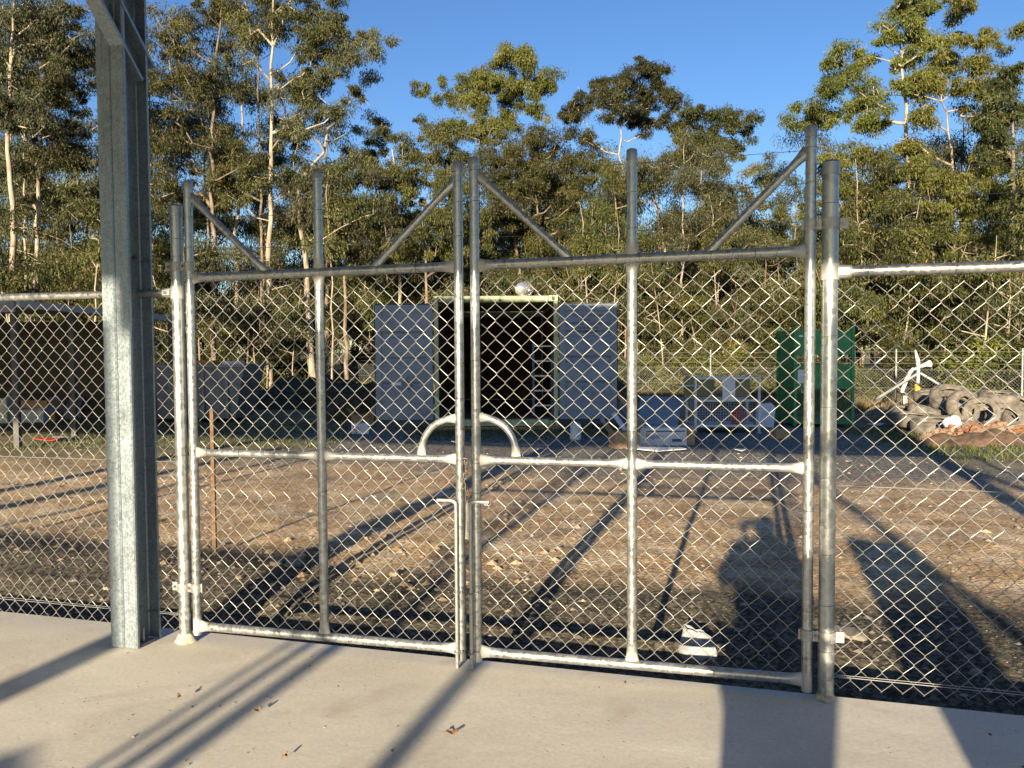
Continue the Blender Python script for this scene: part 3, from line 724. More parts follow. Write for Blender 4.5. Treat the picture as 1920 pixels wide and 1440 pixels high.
# ================================================================== THE PHOTOGRAPHER (out of frame, casts the long shadow)
def skin(name, verts, edges, radii, mt, parent=None, root=0, sub=2):
    me = bpy.data.meshes.new(name); me.from_pydata([tuple(v) for v in verts], edges, [])
    o = link(name, me, mt, parent, world=parent is not None)
    sk = o.modifiers.new('s', 'SKIN'); sk.use_smooth_shade = True
    ly = me.skin_vertices[0].data if me.skin_vertices else None
    if ly is None:
        dg = bpy.context.view_layer; bpy.context.view_layer.objects.active = o
        bpy.ops.object.modifier_remove(modifier='s'); bpy.ops.object.modifier_add(type='SKIN'); o.modifiers[-1].use_smooth_shade = True; ly = me.skin_vertices[0].data
    for i, r in enumerate(radii):
        ly[i].radius = (r, r) if np.isscalar(r) else r
        ly[i].use_root = (i == root)
    ss = o.modifiers.new('u', 'SUBSURF'); ss.levels = sub; ss.render_levels = sub
    return o
def person():
    bx, by = -.035, -.46
    body = []
    V = [(0, 0, .92), (0, .0, 1.10), (0, .01, 1.28), (0, .02, 1.38), (.03, .05, 1.46), (.05, .07, 1.54),
         (-.10, 0, .86), (-.10, .03, .48), (-.095, -.02, .09), (-.105, .12, .045),
         (.10, 0, .86), (.10, .03, .48), (.095, -.02, .09), (.105, .12, .045),
         (-.18, .02, 1.35), (-.245, .12, 1.17), (-.08, .31, 1.36), (-.04, .335, 1.40),
         (.18, .02, 1.35), (.28, .10, 1.14), (.16, .31, 1.36), (.16, .335, 1.40), (.05, .07, 1.60)]
    Ed = [(0, 1), (1, 2), (2, 3), (3, 4), (4, 5), (5, 22), (0, 6), (6, 7), (7, 8), (8, 9), (0, 10), (10, 11), (11, 12), (12, 13), (3, 14), (14, 15), (15, 16), (16, 17), (3, 18), (18, 19), (19, 20), (20, 21)]
    Rr = [(.205, .15), (.20, .15), (.215, .15), (.145, .10), .056, (.078, .09), .10, .062, .045, .04, .10, .062, .045, .04, .085, .068, .042, .032, .085, .068, .042, .032, (.07, .085)]
    V = [(x + bx, y + by, z) for x, y, z in V]
    b = skin('person', V, Ed, Rr, mat('skin', (.55, .33, .23), .6, 0, 40, (.5, .29, .2)), None)
    b.name = 'person'
    tag(b, 'person in dark jacket and jeans holding up a phone, known from the shadow', 'person')
    # clothes follow the body a few millimetres outside it
    def cloth(name, idx, grow_, mt):
        mp = {q: i for i, q in enumerate(idx)}; vv = [V[q] for q in idx]; ee = [(mp[p], mp[q]) for p, q in Ed if p in mp and q in mp]
        rr = [tuple(np.array(Rr[q] if not np.isscalar(Rr[q]) else (Rr[q], Rr[q])) + grow_) for q in idx]
        skin(name, vv, ee, rr, mt, b)
    cloth('jacket', [0, 1, 2, 3, 14, 15, 16, 18, 19, 20], .018, mat('jacket', (.04, .05, .07), .85, 0, 30, (.06, .07, .09)))
    cloth('jeans', [0, 6, 7, 8, 10, 11, 12], .030, mat('denim', (.05, .08, .16), .9, 0, 60, (.08, .11, .2)))
    mb = MB()
    for s in (-1, 1):
        x = bx + s * .098
        mb.tube([(x, by - .09, .05), (x, by - .05, .055), (x + s * .005, by + .05, .05), (x + s * .01, by + .15, .032), (x + s * .01, by + .19, .025)], [.035, .048, .047, .042, .02], 14, flat=[(1, 1)] * 5)
    mb.build('shoes', mat('shoe', (.05, .045, .04), .7), b, smooth=True)
    # hair and face
    mb = MB(); n = 18; V2 = []; c = np.array([bx + .05, by + .055, 1.555])
    for i in range(9):
        ph = PI * .62 * i / 8
        for k in range(n):
            a = k * 2 * PI / n; rx, ry, rz = .082, .102, .095
            V2.append(c + np.array([rx * math.sin(ph) * math.cos(a), ry * math.sin(ph) * math.sin(a) - (.016 if i > 4 else 0), rz * math.cos(ph) + .004 * math.sin(a * 5 + i)]) * np.array([1, .9 if math.sin(a) > .3 and i > 4 else 1, 1]))
    mb.add(V2, [(i * n + k, i * n + (k + 1) % n, (i + 1) * n + (k + 1) % n, (i + 1) * n + k) for i in range(8) for k in range(n)]); mb.build('hair', mat('hair', (.03, .02, .012), .8), b, smooth=True)
    mb = MB()
    mb.tube([c + np.array([0, .085, .01]), c + np.array([0, .108, -.022]), c + np.array([0, .088, -.035])], [.008, .014, .008], 8)
    for s in (-1, 1): mb.tube([c + np.array([s * .078, .0, .01]), c + np.array([s * .088, -.008, 0]), c + np.array([s * .078, 0, -.03])], [.008, .016, .008], 8)
    mb.build('nose_and_ears', bpy.data.materials['skin'], b, smooth=True)
    for s in (-1, 1):
        mb = MB(); e = c + np.array([s * .031, .080, .004]); mb.tube([e - (0, .008, 0), e + (0, .004, 0), e + (0, .008, 0)], [.006, .011, .004], 10); mb.build('eye', mat('eye', (.7, .7, .68), .3), b, smooth=True)
    mb = MB(); mb.tube([c + np.array([-.024, .083, -.06]), c + np.array([0, .090, -.058]), c + np.array([.024, .083, -.06])], [.003, .007, .003], 8); mb.build('mouth', mat('lip', (.4, .16, .13), .5), b, smooth=True)
    # phone, and fingers closed on its short sides
    ph = MB(); ph.box((0, -.012, EYE - .004), (.142, .0075, .07)); po = ph.build('phone', mat('phone', (.03, .03, .035), .2), None, bevel=.003)
    tag(po, 'black phone held sideways at face height by the photographer', 'phone')
    for s in (-1, 1):
        wv = V[17] if s < 0 else V[21]; w0 = np.array(wv); palm = np.array([s * .088, -.035, EYE - .03])
        for f in range(4):
            z = EYE - .035 + .018 * f; ln = [.9, 1, .97, .8][f]
            pts = [palm + (0, 0, -.01 + .012 * f), (s * .094, -.022, z), (s * (.094 - .004), -.004, z), (s * (.094 - .022 * ln), -.003, z + .002)]
            skin('finger', [np.array(p) for p in pts], [(0, 1), (1, 2), (2, 3)], [.0095, .009, .0085, .007], bpy.data.materials['skin'], b, sub=1)
        skin('thumb', [palm, palm + (-s * .004, -.010, .012), (s * .068, -.026, EYE - .015), (s * .052, -.024, EYE - .008)], [(0, 1), (1, 2), (2, 3)], [.011, .011, .010, .008], bpy.data.materials['skin'], b, sub=1)
        skin('palm', [w0, (w0 + palm) / 2, palm, palm + (0, .004, .03)], [(0, 1), (1, 2), (2, 3)], [.026, (.03, .016), (.034, .014), (.026, .012)], bpy.data.materials['skin'], b, sub=1)
person()
def blocker():  # unseen stand-in, added only to cast the wide shadow at the right
    x, y = .74, -1.05
    root = empty('sun_blocker', (x, y, 0), -SUN_AZ, 'narrow grey steel locker added unseen behind the photographer to cast the wide right shadow', 'blocker')
    mt = mat('blocker_paint', (.22, .24, .25), .5, .2, 12, (.26, .28, .29)); mb = MB(); mb.box((0, 0, .78), (.50, .42, 1.44)); 
    mb.box((0, 0, .03), (.46, .38, .06)); mb.prism([(-.25, -.21, 1.50), (.25, -.21, 1.50), (.25, -.21, 1.50), (-.25, -.21, 1.55)], (0, 0, 0), (0, .42, 0)); mb.build('blocker_body', mt, root, world=False)
    for s in (-1, 1):
        mb = MB(); mb.box((s * .124, -.219, .78), (.236, .016, 1.38)); 
        for k in range(4): mb.box((s * .124, -.229, 1.25 + .03 * k), (.12, .006, .010))
        d = mb.build('door', mt, root, world=False); h = MB(); h.tube([(s * .03, -.227, .82), (s * .03, -.25, .82), (s * .03, -.25, .72), (s * .03, -.227, .72)], .006, 8); h.build('handle', M['bolt'], d, world=False)
blocker()
def bin_blocker():  # added out of view for the dark shadow at the lower left
    root = empty('bin_sun_blocker', (-3.32, -1.85, 0), .55, 'unseen dark bin shape added behind the photographer to cast the lower left shadow', 'bin')
    mt = mat('blocker_plastic', (.03, .06, .04), .5, 0, 9, (.04, .075, .05)); mb = MB(); V = []
    for (hx, hy, z) in ((.19, .20, .06), (.20, .22, .3), (.25, .29, .86), (.265, .30, .87), (.265, .30, .90)):
        V += [(-hx, -hy, z), (hx, -hy, z), (hx, hy, z), (-hx, hy, z)]
    mb.add(V, [(3, 2, 1, 0), (16, 17, 18, 19)] + [(i * 4 + k, i * 4 + (k + 1) % 4, (i + 1) * 4 + (k + 1) % 4, (i + 1) * 4 + k) for i in range(4) for k in range(4)]); mb.build('bin_body', mt, root, world=False, bevel=.01)
    mb = MB(); mb.box((0, -.01, .925), (.55, .63, .035), taper=.9); mb.box((0, -.33, .90), (.5, .04, .05)); mb.build('lid', mt, root, world=False, bevel=.008)
    for sx in (-1, 1):
        mb = MB(); mb.tube([(sx * .22, .23, .10), (sx * .27, .23, .10)], .10, 20); mb.build('wheel', M['bolt'], root, world=False, smooth=35)
bin_blocker()
# ================================================================== THINGS IN THE YARD
def text(body, loc, size, mt, parent, rot=(PI / 2, 0, 0), name='lettering', align='CENTER', ext=.001):
    cu = bpy.data.curves.new(name, 'FONT'); cu.body = body; cu.size = size; cu.align_x = align; cu.extrude = ext; cu.space_line = .95
    t_ = bpy.data.objects.new(name, cu); COL.objects.link(t_); bpy.context.view_layer.update(); me = bpy.data.meshes.new_from_object(t_.evaluated_get(bpy.context.evaluated_depsgraph_get())); bpy.data.objects.remove(t_); bpy.data.curves.remove(cu)
    me.name = name; me.materials.clear(); me.materials.append(mt); o = bpy.data.objects.new(name, me); COL.objects.link(o); o.location = loc; o.rotation_euler = rot; o.parent = parent; return o
M['black'] = mat('black_paint', (.03, .03, .03), .6)
M['white'] = mat('white_plastic', (.72, .72, .70), .5, 0, 9, (.62, .62, .60))
M['cont'] = mat('container_green', (.27, .32, .19), .55, 0, 5, (.40, .44, .27), bump=.2)
M['contdoor'] = mat('container_grey', (.14, .19, .25), .55, 0, 3, (.19, .245, .30), bump=.15)
M['rubber'] = mat('seal_rubber', (.03, .03, .03), .7)
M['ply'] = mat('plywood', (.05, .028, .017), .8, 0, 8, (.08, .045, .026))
M['wood'] = mat('weathered_timber', (.30, .19, .10), .85, 0, 14, (.40, .27, .15), bump=.4)
M['card'] = mat('cardboard', (.33, .21, .12), .85, 0, 8, (.40, .27, .16))
M['whitecard'] = mat('white_cardboard', (.70, .70, .70), .7, 0, 8, (.60, .61, .62))
M['blue'] = mat('blue_paint', (.03, .08, .18), .5, 0, 10, (.04, .11, .24))
M['steelg'] = mat('grey_steel', (.16, .17, .18), .6, .3, 6, (.24, .25, .26))
M['green'] = mat('green_enamel', (.012, .19, .06), .45, 0, 8, (.02, .25, .085))
M['cagegrey'] = mat('zinc_cage', (.42, .44, .45), .5, .5, 20, (.5, .52, .53))

def container():
    W, H, D = 2.44, 2.59, 6.06
    base = np.array([-.315, 16.32, GZ])
    root = empty('shipping_container', base, 0, 'grey and pale green shipping container with both doors swung wide open', 'shipping container')
    z0 = .08
    mb = MB()                                                     # corrugated shell
    for sx in (-1, 1):
        y = .12; k = 0; xo = sx * (W / 2 - .02)
        prof = []
        while y < D - .1: prof.append((y, 0 if (k // 2) % 2 == 0 else .036)); y += .07 if k % 2 == 0 else .04; k += 1
        V = []; fs = []
        for (yy, dx) in prof:
            for zz in (z0 + .15, z0 + H - .08):
                V.append((xo - sx * dx, yy, zz)); V.append((xo - sx * (dx + .003), yy, zz))
        for i in range(len(prof) - 1):
            a, b = 4 * i, 4 * i + 4; fs += [(a, b, b + 2, a + 2), (a + 1, a + 3, b + 3, b + 1)]
        mb.add(V, fs)
        mb.box((sx * (W / 2 - .03), D / 2, z0 + .08), (.06, D - .1, .16)); mb.box((sx * (W / 2 - .03), D / 2, z0 + H - .05), (.06, D - .1, .06))
    mb.box((0, D - .03, z0 + H / 2), (W - .1, .04, H - .1))
    n = 40; V = []; fs = []
    for i in range(n + 1):
        yy = .1 + (D - .2) * i / n
        for x in (-W / 2 + .03, W / 2 - .03):
            for dz in (0, -.004): V.append((x, yy, z0 + H - .02 - (.02 if i % 2 else 0) + dz))
    for i in range(n): a, b = 4 * i, 4 * i + 4; fs += [(a, a + 2, b + 2, b), (a + 1, b + 1, b + 3, a + 3)]
    mb.add(V, fs); mb.build('shell', M['cont'], root, world=False)
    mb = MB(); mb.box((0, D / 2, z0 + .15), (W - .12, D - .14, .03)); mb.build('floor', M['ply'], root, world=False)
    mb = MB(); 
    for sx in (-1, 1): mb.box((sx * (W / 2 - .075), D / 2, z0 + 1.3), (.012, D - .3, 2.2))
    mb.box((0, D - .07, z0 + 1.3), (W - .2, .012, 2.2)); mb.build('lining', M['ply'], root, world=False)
    mb = MB()                                                     # door frame
    for sx in (-1, 1): mb.box((sx * (W / 2 - .04), .05, z0 + H / 2), (.08, .10, H - .24))
    mb.box((0, .06, z0 + .075), (W - .36, .12, .13)); 
    mb.tube([(-W / 2 + .18, .05, z0 + H - .07), (W / 2 - .18, .05, z0 + H - .07)], .068, 12)
    fr = mb.build('door_frame', M['cont'], root, world=False, bevel=.006)
    for sx in (-1, 1):
        for zz in (z0 + .06, z0 + H - .06):
            mb = MB(); mb.box((sx * (W / 2 - .085), .08, zz), (.178, .162, .118)); cc = mb.build('corner_casting', M['cont'], fr, world=False, bevel=.008)
            mb = MB(); mb.tube([(sx * (W / 2 - .085), -.0035, zz), (sx * (W / 2 - .085), .0, zz)], .034, 16, flat=[(1, 1.2)] * 2); mb.build('casting_hole', M['black'], cc, world=False)
    for k in range(3):
        mb = MB(); mb.box((-.9 + .35 * k + .28, -.022, z0 + H - .085), (.035, .016, .035)); mb.build('rod_bracket', M['black'], fr, world=False)
    # doors, folded back in line with the front
    dw, dh = 1.14, 2.28
    for side, lab in ((-1, 'left door with a small torn sticker and dark smudge'), (1, 'right door with black stencilled lettering')):
        dr = empty('door', (side * (W / 2 + .012), .0, z0 + .14)); dr.parent = root; dr['label'] = lab
        dr.rotation_euler = (0, 0, side * math.radians(3))
        x0 = side * .02; x1 = side * (.02 + dw)
        mb = MB(); xa, xb = min(x0, x1), max(x0, x1); mx = (xa + xb) / 2
        fw = .12
        mb.box((xa + fw / 2, 0, dh / 2), (fw, .05, dh)); mb.box((xb - fw / 2, 0, dh / 2), (fw, .05, dh))
        mb.box((mx, 0, dh - .07), (dw - 2 * fw, .05, .14)); mb.box((mx, 0, .07), (dw - 2 * fw, .05, .14))
        # pressed panel: flat fields with three recessed ribs
        zz = [.14, .62, .66, .72, .76, 1.12, 1.16, 1.22, 1.26, 1.62, 1.66, 1.72, 1.76, 2.14]; dd = [0, 0, .03, .03, 0, 0, .03, .03, 0, 0, .03, .03, 0, 0]
        V = []; fs = []
        for z, d in zip(zz, dd):
            for x in (xa + fw, xb - fw):
                V.append((x, -.006 + d, z)); V.append((x, -.003 + d, z))
        for i in range(len(zz) - 1): a, b = 4 * i, 4 * i + 4; fs += [(a, a + 2, b + 2, b), (a + 1, b + 1, b + 3, a + 3)]
        mb.add(V, fs); mb.build('panel', M['contdoor'], dr, world=False, bevel=.004)
        mb = MB(); mb.box((mx, -.001, dh + .012), (dw, .03, .02)); mb.box((side * (.02 + dw + .010), .0, dh / 2), (.018, .035, dh)); mb.box((mx, 0, -.012), (dw, .03, .02)); mb.build('door_seal', M['rubber'], dr, world=False)
        mb = MB()
        for z in (.25, .85, 1.45, 2.05): mb.box((side * .0, .01, z), (.05, .04, .12)); mb.tube([(side * -.004, -.02, z - .07), (side * -.004, -.02, z + .07)], .014, 8)
        mb.build('hinge', M['cont'], dr, world=False)
        if side > 0:
            for i, (tx, sz) in enumerate((("- CITY CONTAINER", .058), ("SALES -", .058), ("SHIPPING CONTAINER", .062), ("SALES & HIRE", .058), ("PH 1800 234", .058))):
                text(tx, (mx + .05 * (0 if i != 2 else 1) * .3 - .02, -.0085, 2.02 - .078 * i), sz * 1.35, M['black'], dr, ext=.0012)
            mb = MB(); 
            for (x, z) in ((.35, .95), (.62, .78), (.9, .98), (.3, .6), (.8, .55), (.5, 1.02)): mb.box((x, -.0075, z), (.02, .002, .02), rot=None)
            mb.build('scuff', M['steelg'], dr, world=False)
        else:
            mb = MB(); mb.tube([(-.50, -.012, .86), (-.56, -.014, .80), (-.50, -.014, .74), (-.44, -.014, .68), (-.52, -.012, .62), (-.47, -.012, .58)], [.03, .022, .016, .035, .045, .01], 8, flat=[(1, .15)] * 6); mb.build('smudge', M['black'], dr, world=False)
            mb = MB(); mb.box((-.75, -.0085, .72), (.2, .003, .06)); mb.build('sticker', M['whitecard'], dr, world=False)
    # turbine ventilator on the roof
    vt = empty('roof_vent', (.60, 2.3, z0 + H)); vt.parent = root
    mb = MB(); mb.tube([(0, 0, -.02), (0, 0, .10), (0, 0, .13)], [.17, .15, .17], 20); mb.build('vent_collar', M['clamp'], vt, world=False, smooth=35)
    mb = MB(); nv = 26
    for k in range(nv):
        a0 = k * 2 * PI / nv; V = []; fs = []; m = 9
        for i in range(m):
            ph = PI * (.10 + .80 * i / (m - 1)); rr = .215 * math.sin(ph) ** .8; z = .29 + .155 * math.cos(ph); tw = .25 * math.sin(ph)
            for da, dr_ in ((-.07 + tw, .0), (.15 + tw, -.018)): V.append(((rr + dr_) * math.cos(a0 + da), (rr + dr_) * math.sin(a0 + da), z))
        for i in range(m - 1): fs.append((2 * i, 2 * i + 1, 2 * i + 3, 2 * i + 2))
        mb.add(V, fs)
    mb.tube([(0, 0, .13), (0, 0, .15)], [.14, .16], 20); mb.tube([(0, 0, .425), (0, 0, .447), (0, 0, .455)], [.12, .09, .03], 20)
    mb.build('turbine', galv('vent_aluminium', base=(.75, .74, .72), rough=.25, paint=False), vt, world=False, smooth=40)
    # timber bearers under the corners
    mb = MB()
    for y in (.15, D - .3): mb.box((0, y, .036), (W + .1, .2, .072))
    mb.build('bearer', M['wood'], root, world=False)
container()

def ladder():
    root = empty('step_ladder', (.62, 16.75, GZ + .25), 0, 'blue ladder with pale rungs standing inside the container opening', 'ladder')
    for s in (-1, 1):
        mb = MB(); mb.box((s * .19, 0, .76), (.045, .06, 1.50)); mb.build('stile', M['blue'], root, world=False)
    for k in range(5):
        mb = MB(); mb.box((0, -.005, .22 + .30 * k), (.34, .08, .03)); mb.build('rung', M['cagegrey'], root, world=False)
ladder()

def box_thing(name, px, py, size, rz, mt, label, cat, open_=False, mark=None, z=GZ, group=None, yy=None, tape=True):
    p = gnd(px, py, z) if yy is None else at(px, py, yy); 
    if yy is None: p[2] = float(yard_h(p[0], p[1], False)) if z == GZ else z
    root = empty(name, p, rz, label, cat, group); x, y, h = size; t = .006
    mb = MB()
    if open_:
        mb.box((0, 0, t / 2 + .001), (x, y, t)); mb.box((-x / 2 + t / 2, 0, h / 2), (t, y, h)); mb.box((x / 2 - t / 2, 0, h / 2), (t, y, h)); mb.box((0, -y / 2 + t / 2, h / 2), (x - 2 * t, t, h)); mb.box((0, y / 2 - t / 2, h / 2), (x - 2 * t, t, h))
    else: mb.box((0, 0, h / 2), (x, y, h), taper=.985)
    mb.build('carton_body', mt, root, world=False, bevel=.004)
    if open_:
        for s, an in ((-1, .9), (1, 1.1)):
            mb = MB(); L = x * .42; mb.box((s * (x / 2 + L / 2 * math.cos(an)), 0, h + L / 2 * math.sin(an)), (L, y, t), rot=np.array(Matrix.Rotation(-s * an, 3, 'Y'))); mb.build('flap', mt, root, world=False)
    elif tape:
        mb = MB(); mb.box((0, 0, h + .002), (x * 1.0, .05, .003)); mb.box((0, 0, h * .5), (x * .2, y + .006, .004)); mb.build('tape', M['whitecard'] if mt != M['whitecard'] else M['card'], root, world=False)
    if mark: mark(root, x, y, h)
    return root
def lab1(root, x, y, h):
    text("Paper", (-x / 2 + .12, -y / 2 - .0025, h * .42), .11, M['blue'], root, align='LEFT')
    mb = MB(); mb.box((.05, -y / 2 - .0018, h * .82), (x * .8, .002, .02)); mb.box((x * .3, -y / 2 - .0018, h * .3), (x * .22, .002, .05)); mb.build('printed_band', M['blue'], root, world=False)
def lab2(root, x, y, h):
    mb = MB(); mb.box((-x * .2, -y / 2 - .0018, h * .5), (x * .3, .002, h * .4)); mb.build('printed_band', mat('pink_print', (.6, .25, .25), .6), root, world=False)
box_thing('archive_carton', 1238, 834, (.80, .4, .29), .03, M['whitecard'], 'long white carton with blue print, lying beside brown boxes', 'carton', mark=lab1)
box_thing('cardboard_carton', 1283, 833, (.34, .35, .30), -.2, M['card'], 'small plain brown carton right of the white printed carton', 'carton')
box_thing('cardboard_carton', 1170, 840, (.42, .35, .26), .15, M['card'], 'open brown carton holding white and red strips, below the leaning planks', 'carton', open_=True)
box_thing('archive_carton', 676, 812, (.33, .28, .20), .12, M['whitecard'], 'small white carton with pink print left of the container door', 'carton', mark=lab2)
box_thing('cardboard_carton', 680, 797, (.40, .30, .22), .5, M['card'], 'opened orange-brown carton behind the small white one', 'carton', open_=True, yy=17.2)
box_thing('timber_block', 1462, 822, (.30, .2, .18), .3, M['wood'], 'short timber block on the shaded ground before the green cage', 'timber block', tape=False)
box_thing('plastic_crate', 60, 790, (.75, .5, .30), .1, mat('blue_white_plastic', (.35, .45, .65), .5, 0, 6, (.6, .66, .75)), 'pale blue crate under the open left shed', 'crate', open_=True)
box_thing('cardboard_carton', 68, 764, (.80, .4, .16), -.1, M['card'], 'flat tan box lying behind the pale blue crate', 'carton', yy=18.6)
box_thing('tool_case', 88, 789, (.40, .3, .20), .3, mat('yellow_plastic', (.55, .32, .03), .5, 0, 9, (.4, .25, .05)), 'dark yellow case right of the pale blue crate', 'case')
box_thing('plastic_tub', 125, 785, (.5, .4, .32), -.4, mat('grey_plastic', (.3, .33, .38), .5), 'grey tub leaning under the left shed beside the column', 'tub', open_=True)
box_thing('plastic_tub', 2, 792, (.4, .4, .55), .2, M['white'], 'pale tub cut by the left edge of the picture', 'tub', open_=True)

def drum():
    p = gnd(1079, 825); root = empty('plastic_drum', p, 0, 'small white plastic drum standing before the right container door', 'drum')
    mb = MB(); mb.tube([(0, 0, 0), (0, 0, .01), (0, 0, .05), (0, 0, .06), (0, 0, .24), (0, 0, .27), (0, 0, .29), (0, 0, .30)], [.09, .10, .102, .098, .098, .104, .08, .05], 20); mb.build('drum_body', M['white'], root, world=False, smooth=35)
    mb = MB(); mb.tube([(.03, 0, .30), (.03, 0, .33)], .03, 12); mb.build('lid', M['blue'], root, world=False)
    mb = MB(); mb.tube([(.09, 0, .28), (.05, .0, .36), (-.05, 0, .36), (-.09, 0, .28)], .004, 6); mb.build('handle', M['bolt'], root, world=False)
drum()

def planks():
    cols = [M['wood'], M['whitecard'], M['steelg'], mat('red_strip', (.45, .06, .04), .6), M['cagegrey']]
    R = random.Random(4)
    labs = ['longest timber plank leaning right of the container', 'pale strip leaning beside the longest plank', 'grey strip leaning beside the container door', 'red strip leaning low beside the container door', 'short zinc strip leaning among the planks']
    for k, (x0, y0, x1, y1, Y) in enumerate(((1160, 742, 1215, 838, 16.0), (1150, 775, 1176, 828, 15.8), (1163, 755, 1196, 830, 16.1), (1182, 790, 1192, 832, 15.7), (1128, 785, 1146, 830, 15.7))):
        a, b = at(x0, y0, Y + .35), at(x1, y1, Y - .25); b[2] = GZ + .02
        mb = MB(); d = b - a; L = np.linalg.norm(d); x = d / L; yv = np.cross(x, (0, 1, 0)); yv /= np.linalg.norm(yv); z = np.cross(x, yv); mb.box((a + b) / 2, (L, .07 if k != 1 else .09, .02), rot=np.stack([x, yv, z], 1))
        tag(mb.build('leaning_plank', cols[k], None, bevel=.002), labs[k], 'plank', 'planks and strips leaning by the container')
planks()
def panel(name, pts, th, mt, label, cat, group=None):
    P = [np.array(p) for p in pts]; nrm = np.cross(P[1] - P[0], P[2] - P[0]); nrm /= np.linalg.norm(nrm)
    if nrm[1] < 0: nrm = -nrm
    mb = MB(); mb.prism(P, (0, 0, 0), nrm * th); return tag(mb.build(name, mt, None, bevel=.003), label, cat, group)
panel('sheet_panel', [at(1198, 795, 16.4), at(1270, 797, 16.2), at(1284, 745, 17.0), at(1200, 742, 17.2)], .03, mat('slate_panel', (.20, .25, .29), .6, 0, 4, (.25, .30, .34)), 'dark slate panel leaning left of the wire cage', 'panel')
panel('sheet_panel', [at(1262, 797, 17.2), at(1306, 799, 17.0), at(1310, 752, 17.6), at(1282, 748, 17.8)], .03, M['card'], 'brown panel half hidden between the slate panel and cage', 'panel')
panel('foam_board', [at(1417, 799, 16.7), at(1450, 801, 16.5), at(1454, 763, 16.8), at(1446, 755, 16.9), at(1419, 757, 17.0)], .03, M['whitecard'], 'white foam board leaning between the wire cage and green cage', 'board')
def lying(name, px, py, sx, sy, rz, mt, label, cat, th=.012, tilt=0):
    p = gnd(px, py); p[2] = float(yard_h(p[0], p[1], False)); mb = MB(); R = random.Random(int(px)); n = 7
    ring = [(sx / 2 * math.cos(a) * (1 + .25 * R.uniform(-1, 1)) * 1.15, sy / 2 * math.sin(a) * (1 + .25 * R.uniform(-1, 1)) * 1.15) for a in [k * 2 * PI / n + .3 for k in range(n)]]
    mb.prism([(x, y, .02 + .05 * abs(math.sin(x * 5)) + tilt * x) for x, y in ring], (0, 0, 0), (0, 0, th)); o = mb.build(name, mt, None); o.location = tuple(p); o.rotation_euler = (0, 0, rz); tag(o, label, cat, 'scraps lying on the yard'); return o
lying('foam_sheet', 1226, 849, .85, .30, .1, M['whitecard'], 'white sheet lying flat before the long white carton', 'sheet')
lying('foam_sheet', 1288, 795, .55, .35, -.1, M['whitecard'], 'white sheet lying left of the wire cage', 'sheet')
lying('paper_scrap', 1388, 849, .18, .12, 0, M['whitecard'], 'small white paper scrap on the shaded gravel before the wire cage', 'scrap')
lying('cloth_scrap', 97, 829, .50, .25, .1, mat('red_cloth', (.40, .04, .03), .8), 'red cloth scrap lying at the shade edge far left', 'scrap')
lying('cloth_scrap', 119, 826, .38, .2, -.2, mat('blue_grey_cloth', (.32, .38, .45), .7), 'blue-grey plastic scrap next to the red cloth', 'scrap')
lying('paper_scrap', 1640, 800, .3, .2, .4, M['whitecard'], 'crumpled white scrap on the shaded ground left of the tyres', 'scrap')
lying('paper_scrap', 858, 832, .2, .08, .4, M['whitecard'], 'narrow white scrap on the shaded gravel behind the left hand loop', 'scrap')
for i, (px, py, lb) in enumerate(((412, 780, 'small white rag beside the grey skip'), (908, 797, 'white rag on the container sill'))):
    lying('white_rag', px, py, .3, .2, .3 * i, M['whitecard'], lb, 'rag', th=.06)
# flat stone by the slab
def stone_thing(px, py, size, mt, label, seed):
    p = gnd(px, py, GZ); p[2] = float(yard_h(p[0], p[1])); mb = MB(); R = random.Random(seed); V = []; n = 9
    for k, (r, z) in enumerate(((.8, -.02), (1, .25), (.92, .8), (.5, 1))):
        for a in range(n): q = a * 2 * PI / n; V.append((size[0] * r * math.cos(q) * (1 + .18 * R.uniform(-1, 1)), size[1] * r * math.sin(q) * (1 + .18 * R.uniform(-1, 1)), size[2] * (z + .1 * R.uniform(-1, 1))))
    mb.add(V, [(i * n + k, i * n + (k + 1) % n, (i + 1) * n + (k + 1) % n, (i + 1) * n + k) for i in range(3) for k in range(n)] + [tuple(range(3 * n, 4 * n))]); o = mb.build('flat_stone', mt, None, smooth=30); o.location = tuple(p); o.rotation_euler = (0, 0, R.random() * 3); tag(o, label, 'stone', 'single stones behind the gate')
M['rock'] = mat('pale_rock', (.20, .17, .14), .9, 0, 20, (.30, .26, .21), bump=.5)
stone_thing(550, 1060, (.10, .06, .04), M['rock'], 'flat grey stone behind the left gate leaf, beside the wide shadow', 1)
stone_thing(518, 1056, (.05, .04, .03), M['rock'], 'pale broken stone left of the flat grey one', 2)
stone_thing(738, 1080, (.035, .03, .03), M['rock'], 'small round pinkish stone alone on the dark gravel', 3)
stone_thing(1590, 1180, (.12, .07, .03), M['rock'], 'pale flat stone just right of the lower right hinge', 4)

def stake():
    p = gnd(403, 1040); mb = MB(); top = at(407, 765, p[1])
    mb.box((0, 0, .56), (.028, .028, 1.30)); V = [(-.014, -.014, 1.21), (.014, -.014, 1.21), (.014, .014, 1.21), (-.014, .014, 1.21), (0, 0, 1.225)]
    mb.add(V, [(0, 1, 4), (1, 2, 4), (2, 3, 4), (3, 0, 4)]); o = mb.build('timber_stake', mat('stake_wood', (.11, .065, .035), .85, 0, 25, (.17, .10, .055), bump=.5), None, bevel=.002)
    o.location = tuple(p); o.scale = (1, 1, (top[2] - p[2]) / 1.225); tag(o, 'thin brown timber stake standing behind the left gate leaf', 'stake')
stake()

